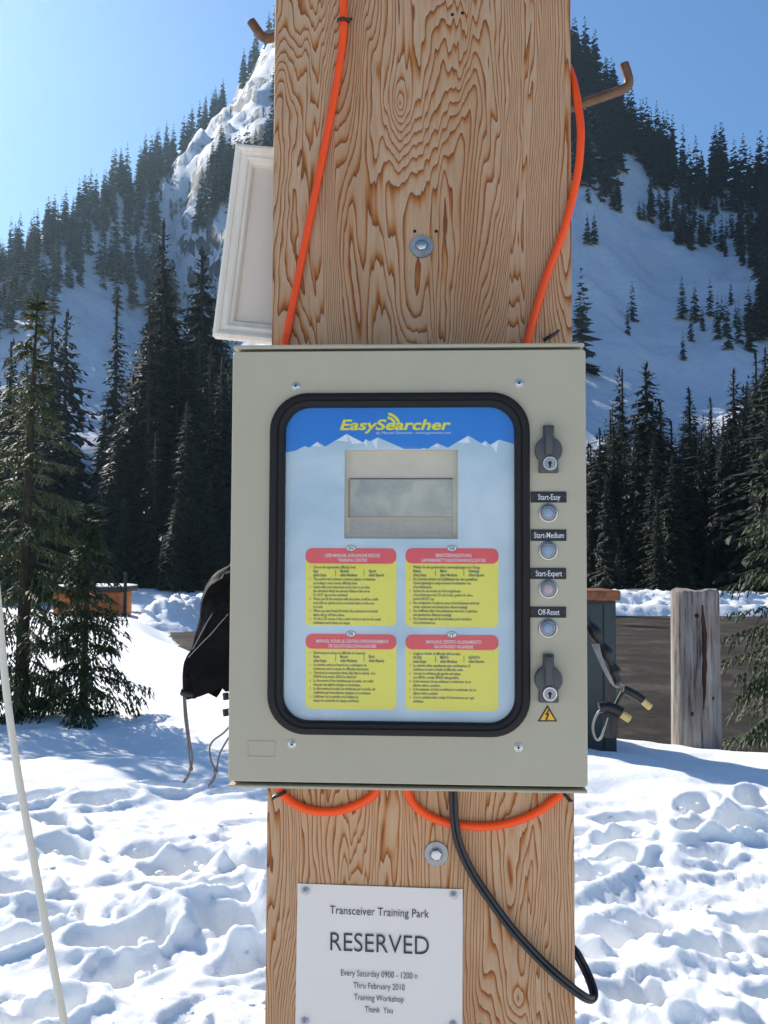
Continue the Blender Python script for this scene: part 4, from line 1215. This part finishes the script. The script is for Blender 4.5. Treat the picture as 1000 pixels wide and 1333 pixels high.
# hut with a snowy roof
hy = 48.0
hxr = WP(155, 790, hy)[0]; hxl = hxr - 3.1
hz0 = gz(hxr, hy) - .2
hzt, hzr = WP(150, 771, hy)[2], WP(150, 764, hy)[2]
ht = thing("wooden_hut", ((hxl + hxr) / 2, hy, hz0), "small orange wooden hut with a snowy flat roof among the trees", "hut")
MB().box(hxl, hxr, hy, hy + 2.4, hz0 - .3, hzt).build("wall", M['hut_wood'], ht)
nb_ = 6
for k in range(nb_):
    z0_ = hz0 + (hzt - hz0) * k / nb_; z1_ = hz0 + (hzt - hz0) * (k + 1) / nb_ - .02
    MB().box(hxl - .02, hxr + .02, hy - .045, hy - .002, z0_, z1_, .006).build("board", M['hut_wood'], ht)
rf = MB().box(hxl - .25, hxr + .22, hy - .3, hy + 2.7, hzt + .002, hzr, .01).build("roof", M['hut_dark'], ht)
gsn = []
for j in range(9):
    for i in range(17):
        a, b_ = i / 16, j / 8
        e_ = min(1, 6 * min(a, 1 - a, b_, 1 - b_) + .25)
        gsn.append((hxl - .24 + (hxr - hxl + .45) * a, hy - .29 + 2.98 * b_, hzr + .003 + .10 * e_ ** .5 * (1 + .25 * float(vnoise(np.array([a * 5]), np.array([b_ * 3]), 2)[0]))))
bot = [(x, y, hzr + .002) for x, y, z in gsn]
fs_ = [(j * 17 + i, j * 17 + i + 1, (j + 1) * 17 + i + 1, (j + 1) * 17 + i) for j in range(8) for i in range(16)]
rim = [j * 17 for j in range(9)] + [8 * 17 + i for i in range(1, 17)] + [j * 17 + 16 for j in range(7, -1, -1)] + list(range(15, 0, -1))
nb2 = len(gsn)
side_ = [(rim[k], rim[(k + 1) % len(rim)], rim[(k + 1) % len(rim)] + nb2, rim[k] + nb2) for k in range(len(rim))]
MB().add(gsn + bot, fs_ + side_).build("roof_snow", M['snow_far'], rf, 60)
# dark pole beside it
py_ = 47.0
p0 = WP(163.5, 745, py_); zg2 = gz(p0[0], py_)
dp = thing("dark_pole", (p0[0], py_, zg2 - .2), "slim dark pole standing beside the wooden hut", "pole")
rgp = [[(p0[0] + r_ * math.cos(k * math.pi / 5), py_ + r_ * math.sin(k * math.pi / 5), z) for k in range(10)] for r_, z in ((.088, zg2 - .2), (.084, zg2 + .8), (.078, p0[2] - .02), (.06, p0[2]))]
MB().rings(rgp).build("shaft", M['dark_pole'], dp)
MB().rings([[(p0[0] + r_ * math.cos(k * math.pi / 5), py_ + r_ * math.sin(k * math.pi / 5), z) for k in range(10)] for r_, z in ((.092, p0[2] - .12), (.095, p0[2] - .05), (.07, p0[2] + .02))]).build("cap", M['hut_dark'], dp)
# ------------------------------------------------------------------ conifers
def trunk_geo(H, r0, n=7, lean=0, segs=8):
    V, F = [], []
    for i in range(segs + 1):
        t = i / segs
        r = r0 * (1 - t) ** .9 + .004
        for k in range(n):
            a = 2 * math.pi * k / n
            V.append((r * math.cos(a) + lean * t * t, r * math.sin(a), H * t - .3 * (1 - t)))
    for i in range(segs):
        for k in range(n):
            F.append((i * n + k, i * n + (k + 1) % n, (i + 1) * n + (k + 1) % n, (i + 1) * n + k))
    return V, F
def kite(V, F, p, d, s, L, w, fold=.0, up=(0, 0, 1)):
    """a leaf-shaped pair of triangles from p along d, half-width w along s"""
    n = len(V)
    m = (p[0] + d[0] * L * .45, p[1] + d[1] * L * .45, p[2] + d[2] * L * .45)
    V.append(p)
    V.append((m[0] + s[0] * w, m[1] + s[1] * w, m[2] + s[2] * w - fold))
    V.append((p[0] + d[0] * L, p[1] + d[1] * L, p[2] + d[2] * L))
    V.append((m[0] - s[0] * w, m[1] - s[1] * w, m[2] - s[2] * w - fold))
    F.append((n, n + 1, n + 2)); F.append((n, n + 2, n + 3))
def crown_geo(seed, H, Rb, whorls, nb, level, h0=.06, lean=0.0, pw=.85, gap=.07):
    rg = random.Random(seed)
    V, F = [], []
    az0 = 0
    lop = rg.uniform(0, 6.28)
    for i in range(whorls):
        t = h0 + (1 - h0) * (i + rg.uniform(-.3, .3)) / whorls
        t = min(max(t, h0), .985)
        Lw = Rb * (1 - t) ** pw * (1 + .12 * math.sin(i * 2.1)) + .02 * Rb
        az0 += 2.4
        for b in range(nb):
            if rg.random() < gap + (gap * 2.5 if math.sin(i * .55 + b * 1.3 + lop) > .8 else 0): continue
            a = az0 + 2 * math.pi * (b + rg.uniform(-.35, .35)) / nb
            L = Lw * rg.uniform(.62, 1.18) * (1 + .12 * math.cos(a - lop))
            dr = rg.uniform(-.30, -.02) - .32 * (1 - t) + (.55 if t > .9 else 0)
            z = H * min(.985, max(h0 * .6, t + rg.uniform(-.75, .75) / whorls))
            ca, sa = math.cos(a), math.sin(a)
            o = (lean * t * t, 0, z)
            dn = math.hypot(1, dr); d = (ca / dn, sa / dn, dr / dn)
            s = (-sa, ca, 0)
            if level == 0:
                kite(V, F, o, d, s, L, L * .40, L * .14)
            elif level == 1:
                kite(V, F, o, d, s, L, L * .20, L * .08)
                for q in range(4):
                    f = .30 + .18 * q + rg.uniform(-.05, .05)
                    sd = 1 if q % 2 else -1
                    a2 = a + sd * rg.uniform(.6, 1.05)
                    p = (o[0] + d[0] * L * f, o[1] + d[1] * L * f, o[2] + d[2] * L * f)
                    dz = dr - rg.uniform(.0, .5); k2 = math.hypot(1, dz)
                    kite(V, F, p, (math.cos(a2) / k2, math.sin(a2) / k2, dz / k2), (-math.sin(a2), math.cos(a2), 0), L * rg.uniform(.28, .50), L * .095, L * .05)
                # hanging spray
                p = (o[0] + d[0] * L * .5, o[1] + d[1] * L * .5, o[2] + d[2] * L * .5)
                kite(V, F, p, (ca * .3, sa * .3, -.95), s, L * rg.uniform(.25, .45), L * .16, 0)
            else:
                # near tree: bare spine, side twigs and short sprays along each twig
                nseg = max(5, int(L / .055))
                p = list(o); el = math.atan(dr + .25); pts = []
                for q in range(nseg + 1):
                    f = q / nseg
                    pts.append(tuple(p))
                    e2 = el - .55 * f + .35 * f * f + rg.uniform(-.08, .08)
                    a += rg.uniform(-.06, .06)
                    st = L / nseg
                    p = [p[0] + math.cos(a) * math.cos(e2) * st, p[1] + math.sin(a) * math.cos(e2) * st, p[2] + math.sin(e2) * st]
                for q in range(nseg):
                    p0, p1 = pts[q], pts[q + 1]
                    dd = (p1[0] - p0[0], p1[1] - p0[1], p1[2] - p0[2]); ln = math.sqrt(dd[0] ** 2 + dd[1] ** 2 + dd[2] ** 2) or 1
                    dd = (dd[0] / ln, dd[1] / ln, dd[2] / ln)
                    kite(V, F, p0, dd, (-math.sin(a), math.cos(a), 0), ln * 1.5, .006 + .010 * (q > nseg * .3), .003)
                    f = q / nseg
                    if f < .16: continue
                    for sd in (-1, 1):
                        if rg.random() < .12: continue
                        tl = (.10 + .26 * L * (1 - f) ** .7 * min(1, f * 2.5)) * rg.uniform(.6, 1.2)
                        a2 = a + sd * rg.uniform(.65, 1.05)
                        pt = list(p0)
                        m = max(2, int(tl / .045)); e3 = el - .45 * f - rg.uniform(.05, .4)
                        for w in range(m):
                            e4 = e3 - .12 * w
                            d2 = (math.cos(a2) * math.cos(e4), math.sin(a2) * math.cos(e4), math.sin(e4))
                            stl = tl / m
                            kite(V, F, tuple(pt), d2, (-math.sin(a2), math.cos(a2), rg.uniform(-.3, .3)), stl * 1.7, .011, .004)
                            if w < m - 1 or m < 3:
                                for s3 in (-1, 1):
                                    a3 = a2 + s3 * rg.uniform(.6, 1.1); e5 = e4 - rg.uniform(-.1, .5)
                                    kite(V, F, tuple(pt), (math.cos(a3) * math.cos(e5), math.sin(a3) * math.cos(e5), math.sin(e5)),
                                         (-math.sin(a3), math.cos(a3), rg.uniform(-.4, .4)), rg.uniform(.035, .075), .009, .003)
                            pt = [pt[0] + d2[0] * stl, pt[1] + d2[1] * stl, pt[2] + d2[2] * stl]
    # leader
    kite(V, F, (lean * .93, 0, H * .955), (.05, 0, 1), (1, 0, 0), H * .05, Rb * .012 + .004)
    kite(V, F, (lean * .93, 0, H * .955), (0, .05, 1), (0, 1, 0), H * .05, Rb * .012 + .004)
    return V, F
def mesh_of(name, V, F, mat):
    me = bpy.data.meshes.new(name); me.from_pydata(V, [], F); me.materials.append(mat)
    return me

def tree(name, x, y, z, crown_me, trunk_me, label, group=None, s=1.0, rot=0.0):
    t = thing(name, (x, y, z), label, "tree", group)
    t.rotation_euler = (0, 0, rot); t.scale = (s, s, s)
    for nm, me in (("trunk", trunk_me), ("crown", crown_me)):
        o = bpy.data.objects.new(nm, me); COL.objects.link(o); o.parent = t
    return t
# near firs
def near_fir(px, base_r, top_py, Rb, seed, label, whorls, lean=0.0, h0=.05, pw=.85):
    x, y, _ = ray(px, 800); k = base_r / y; x, y = x * k, y * k
    z = gz(x, y) - .05
    ztop = WP(px, top_py, y)[2]
    H = ztop - z
    V, F = crown_geo(seed, H, Rb, whorls, 6, 2, h0, lean, pw, .09)
    c = mesh_of("crown", V, F, M['needles'])
    V, F = trunk_geo(H * .985, .016 * H + .01, 8, lean)
    t = mesh_of("trunk", V, F, M['bark'])
    return tree("fir_tree", x, y, z, c, t, label)
near_fir(30, 9.7, 372, 1.05, 11, "tall young green fir with thin drooping branches behind the leaning white pole", 31, .08, .05, .95)
near_fir(110, 9.4, 655, .64, 23, "short bushy green fir standing beside the taller fir on the snow", 25, .05)
near_fir(-75, 9.9, 560, .95, 31, "half-hidden green fir crowding the far side of the tall young fir", 26)
near_fir(1066, 9.2, 330, 1.22, 47, "green fir reaching its lower branches past the weathered log post", 34, 0, .10, 1.05)

# forest trees: a few grown forms, copied
FORMS = []
for q in range(14):
    rgq = random.Random(100 + q)
    Rb = rgq.uniform(.12, .21)
    V, F = crown_geo(200 + q, 1.0, Rb, rgq.randint(40, 50), 8, 1, rgq.uniform(.02, .12), rgq.uniform(-.02, .02), rgq.uniform(.55, 1.0), rgq.choice((.04, .08, .16, .24)))
    c = mesh_of("forest_crown", V, F, M['needles_mid'])
    V, F = trunk_geo(.985, .011, 6)
    FORMS.append((c, mesh_of("forest_trunk", V, F, M['bark'])))
FAR = []
for q in range(6):
    rgq = random.Random(300 + q)
    V, F = crown_geo(400 + q, 1.0, rgq.uniform(.16, .22), rgq.randint(16, 20), 6, 0, .04, 0, rgq.uniform(.6, .85))
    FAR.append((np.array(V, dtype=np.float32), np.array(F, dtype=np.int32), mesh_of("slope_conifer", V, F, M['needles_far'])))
rgF = random.Random(77)
_n_form = [0]
def forest_tree(px, r, top_py, label, group):
    x, y, _ = ray(px, 760); k = r / math.hypot(x, y); x, y = x * k, y * k
    z = gz(x, y) - .2
    Ht = WP(px, top_py, y)[2] - z
    if Ht < 2.5: return
    c, t = FORMS[_n_form[0] % len(FORMS)]; _n_form[0] += 1
    o = tree("conifer", x, y, z, c, t, label, group, Ht, rgF.uniform(0, 6.28))
    w = rgF.uniform(.85, 1.2)
    o.scale = (Ht * w, Ht * w, Ht)
L_G, R_G = "conifers in the dark wood below the mountain, on the hut's side", "conifers in the dark wood along the far side of the gravel lot"
L_L, R_L = "tall dark conifer of the wood that rises behind the wooden hut", "tall dark conifer of the wood behind the snow bank across the gravel lot"
forest_tree(206, 84, 282, 'tallest dark conifer of the wood behind the hut, its tip above all its neighbours', None)
for px, r, ty in ( (258, 92, 320), (146, 88, 385), (284, 96, 392), (172, 78, 488), (228, 80, 452), (190, 90, 400), (240, 70, 520), (270, 76, 450),
                  (300, 80, 470), (62, 96, 410), (80, 104, 402), (30, 90, 470), (50, 84, 520), (8, 88, 440), (150, 76, 540), (200, 72, 560)):
    forest_tree(px, r, ty, L_L, L_G)
S_L, S_G = "shorter grey-green conifer at the front edge of the wood behind the hut", "front-edge conifers between the wood and the snow bank"
for px, r, ty in ((228, 67, 640), (272, 68, 622), (290, 67, 690), (250, 69, 690), (212, 68, 700), (300, 70, 640)):
    forest_tree(px, r, ty, S_L, S_G)
for px, r, ty in ((812, 84, 476), (843, 88, 470), (782, 80, 556), (828, 78, 545), (900, 86, 503), (928, 92, 515), (958, 84, 478), (988, 80, 455), (876, 82, 545), (862, 90, 520),
                  (770, 90, 575), (796, 94, 530), (915, 80, 560), (944, 78, 540), (975, 88, 500), (1016, 74, 420), (1050, 76, 380), (1085, 84, 380), (1000, 100, 450)):
    forest_tree(px, r, ty, R_L, R_G)
tops = [(-260, 480), (0, 470), (50, 450), (72, 430), (84, 690), (126, 690), (132, 480), (165, 500), (190, 370), (206, 310), (230, 440), (255, 350), (285, 410), (330, 450), (500, 470),
        (740, 560), (780, 565), (812, 500), (828, 550), (843, 500), (860, 540), (877, 560), (900, 525), (930, 540), (958, 510), (1000, 470), (1250, 440)]
for k in range(210):
    px = rgF.uniform(-90, 350) if k % 2 else rgF.uniform(700, 1090)
    if rgF.random() < .0: continue
    ty = np.interp(px, [a for a, b in tops], [b for a, b in tops]) + rgF.uniform(20, 190)
    left = px < 500
    if 300 < px < 735: continue
    if 84 < px < 128 and ty < 690: continue
    r = rgF.uniform(69, 112) if not left else rgF.uniform(72, 108)
    forest_tree(px, r, min(ty, 715), L_L if left else R_L, L_G if left else R_G)

# trees on the mountain: sown where the photograph shows them, standing on the slope
def inside(poly, x, y):
    c = False; n = len(poly)
    for i in range(n):
        x1, y1 = poly[i]; x2, y2 = poly[i - 1]
        if (y1 > y) != (y2 > y) and x < (x2 - x1) * (y - y1) / (y2 - y1) + x1: c = not c
    return c
CLEAR = [([(58, 395), (110, 372), (190, 392), (200, 470), (160, 520), (130, 590), (128, 700), (70, 720), (90, 560), (66, 470)], .05),
         ([(222, 340), (262, 300), (300, 288), (300, 400), (240, 400)], .03),
         ([(205, 295), (222, 225), (258, 165), (300, 100), (358, 30), (358, 165), (318, 176), (284, 180), (266, 215), (246, 280), (226, 330), (205, 325)], .04),
         ([(100, 355), (140, 300), (200, 310), (206, 392), (110, 392)], .55),
         ([(40, 360), (62, 330), (70, 350), (46, 385)], .1),
         ([(740, 232), (784, 268), (822, 286), (858, 296), (890, 326), (925, 322), (952, 344), (962, 338), (985, 385), (970, 440), (966, 560), (700, 600), (700, 240)], .012),
         ([(806, 204), (830, 195), (846, 268), (812, 262)], .06),
         ([(748, 140), (775, 140), (800, 215), (806, 262), (748, 240)], .42)]
rgM = random.Random(9)
cand = []
tries = 0
for k in range(9800):
    px, py = rgM.uniform(-260, 1260), rgM.uniform(-60, 700)
    d = 1.0
    if 370 < px < 735: d = .30
    for poly, dens in CLEAR:
        if inside(poly, px, py): d = dens; break
    if rgM.random() > d: continue
    cand.append((px, py))
for k in range(1100):                 # the slopes go on beyond the frame
    px = rgM.choice((rgM.uniform(-1000, -260), rgM.uniform(1260, 2000))); cand.append((px, rgM.uniform(250, 700)))
for c in ((952, 398), (940, 418), (925, 412), (915, 430), (900, 445), (935, 440), (945, 436), (962, 446), (905, 420), (888, 415), (948, 455), (978, 430), (985, 412), (958, 425),
          (765, 318), (774, 316), (893, 318), (900, 326), (868, 300), (862, 302), (846, 290), (838, 288), (826, 282), (815, 278), (805, 272), (922, 318), (916, 312), (755, 425), (760, 432),
          (945, 335), (940, 325), (117, 520), (72, 470), (62, 455), (96, 500), (110, 560), (85, 480), (188, 440)):
    cand.append(c)
P = np.array(cand)
dirs = np.array([az_e(a, b) for a, b in cand])
rs = np.linspace(96, 430, 330)
pos = []
for lo in range(0, len(P), 400):
    A = dirs[lo:lo + 400]
    Xc = np.sin(A[:, :1]) * rs[None]; Yc = np.cos(A[:, :1]) * rs[None]
    E = (H_mtn(Xc.ravel(), Yc.ravel()).reshape(Xc.shape) - CAM_Z) / rs[None]
    ok = E >= A[:, 1:2]
    idx = ok.argmax(1)
    for j in range(len(A)):
        if ok[j].any():
            i = idx[j]
            pos.append((Xc[j, i], Yc[j, i], E[j, i] * rs[i] + CAM_Z, rs[i], P[lo + j][0], P[lo + j][1]))
# the ridge line itself carries a fringe of trees
for k in range(560):
    a = rgM.uniform(R(-27), R(30)); rd = float(np.interp(a, *R_DIST)) - rgM.uniform(0, 16)
    if R(-5.5) < a < R(10) and rgM.random() < .35: continue
    if R(-12.3) < a < R(-6.3) and rgM.random() < .35: continue
    x, y = rd * math.sin(a), rd * math.cos(a)
    z = float(H_mtn(np.array([x]), np.array([y]))[0])
    pos.append((x, y, z, rd, 500 + FPX * math.tan(a), 729 - FPX * (z - CAM_Z) / y))
items = []
for x, y, z, rd, px, py in pos:
    right = px > 500
    h = rgM.uniform(8, 16.5) if not right else rgM.uniform(10, 22)
    if right and 245 < py < 470 and px < 990: h = rgM.uniform(5, 11)
    if not right and py > 380: h = rgM.uniform(9, 16)
    if not right: h *= float(np.interp(math.atan2(x, y), *R_DIST)) / 400
    lim = float(np.interp(px, [a for a, b in tops], [b for a, b in tops]))
    if py > lim - 25 and py > 430:
        h = min(h, (py - lim - rgM.uniform(0, 70)) * rd / FPX)
        if h < 3: continue
    hp = h * FPX / rd
    hid = False
    for ci in (0, 1, 2, 6):
        for f_ in (.35, .7):
            if inside(CLEAR[ci][0], px, py - f_ * hp) and rgM.random() > max(.06, CLEAR[ci][1] * 1.3): hid = True
    if hid: continue
    seen = (0 <= px <= 1000) and not (350 < px < 752) and not (296 < px < 766 and py > 446) and py > 0
    items.append((h / rd if seen else 0, x, y, z, h, px, rgM.randrange(len(FAR)), rgM.uniform(0, 6.28), rgM.uniform(.85, 1.25)))
items.sort(reverse=True)
# the wood's inner rows
DEEP = []
for q in range(5):
    rgq = random.Random(500 + q)
    V, F = crown_geo(600 + q, 1.0, rgq.uniform(.15, .21), 34, 7, 0, .02, 0, rgq.uniform(.6, .85))
    FAR.append((np.array(V, dtype=np.float32), np.array(F, dtype=np.int32), None)); DEEP.append(len(FAR) - 1)
for k in range(620):
    px = rgM.uniform(-120, 360) if k % 5 < 2 else rgM.uniform(690, 1110)
    if k > 420: px = rgM.choice((rgM.uniform(-900, -120), rgM.uniform(1110, 1900)))
    if 80 < px < 130: continue
    rd = rgM.uniform(82, 135)
    x, y, _ = ray(px, 760); q = rd / math.hypot(x, y); x, y = x * q, y * q
    z = gz(x, y)
    lim = float(np.interp(px, [a for a, b in tops], [b for a, b in tops])) + rgM.uniform(25, 150)
    h = WP(px, lim, y)[2] - z
    if h < 4: continue
    items.append((0, x, y, z, h, px, rgM.choice(DEEP), rgM.uniform(0, 6.28), rgM.uniform(.9, 1.3)))
for q, (k, x, y, z, h, px, f, rot, w) in enumerate(items[:70]):
    o = bpy.data.objects.new("slope_conifer", FAR[f][2]); COL.objects.link(o)
    o.location = (x, y, z - .4); o.rotation_euler = (0, 0, rot); o.scale = (h * w, h * w, h)
    if px < 500: tag(o, "dark conifer on the steep mountainside above the wooden hut", "tree", "conifers on the slope above the hut")
    else: tag(o, "dark conifer on the open shaded snow slope across the gravel lot", "tree", "conifers on the slope across the gravel lot")
V, F, n0 = [], [], 0
for k, x, y, z, h, px, f, rot, w in items[70:]:
    v0, f0, _ = FAR[f]
    c, s = math.cos(rot), math.sin(rot)
    vv = np.empty_like(v0)
    vv[:, 0] = (v0[:, 0] * c - v0[:, 1] * s) * h * w + x; vv[:, 1] = (v0[:, 0] * s + v0[:, 1] * c) * h * w + y; vv[:, 2] = v0[:, 2] * h + z - .4
    V.append(vv); F.append(f0 + n0); n0 += len(v0)
V, F = np.concatenate(V), np.concatenate(F)
me = bpy.data.meshes.new("mountain_forest")
me.vertices.add(len(V)); me.vertices.foreach_set("co", V.ravel())
me.loops.add(F.size); me.loops.foreach_set("vertex_index", F.ravel())
me.polygons.add(len(F)); me.polygons.foreach_set("loop_start", np.arange(0, F.size, 3, dtype=np.int32)); me.polygons.foreach_set("loop_total", np.full(len(F), 3, dtype=np.int32))
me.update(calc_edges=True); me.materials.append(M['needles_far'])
o = bpy.data.objects.new("mountain_forest", me); COL.objects.link(o)
tag(o, "far-off conifer wood covering the mountainside up to its ridge", "forest", kind="stuff")
print("TREES individuals", sum(1 for q in bpy.data.objects if q.get('category') == 'tree'), "mass tris", len(F))
# ------------------------------------------------------------------ the bright air of the valley
HAZE = 0.00016
if HAZE > 0:
    m = bpy.data.materials.new("valley_air"); m.use_nodes = True
    nt = m.node_tree; nt.nodes.clear()
    out = nt.nodes.new('ShaderNodeOutputMaterial'); pv = nt.nodes.new('ShaderNodeVolumePrincipled')
    pv.inputs['Color'].default_value = (.55, .80, 1.0, 1); pv.inputs['Density'].default_value = HAZE; pv.inputs['Anisotropy'].default_value = .6
    nt.links.new(pv.outputs[0], out.inputs['Volume'])
    top = max(float(Zm.max()), 250) + 40
    hb = MB().box(-660, 660, -660, 660, min(float(Zm.min()), -3) - 1.5, top)
    h_ = hb.build("haze", m, None, 0)
    tag(h_, "pale blue haze filling the valley air", "haze", kind="stuff")
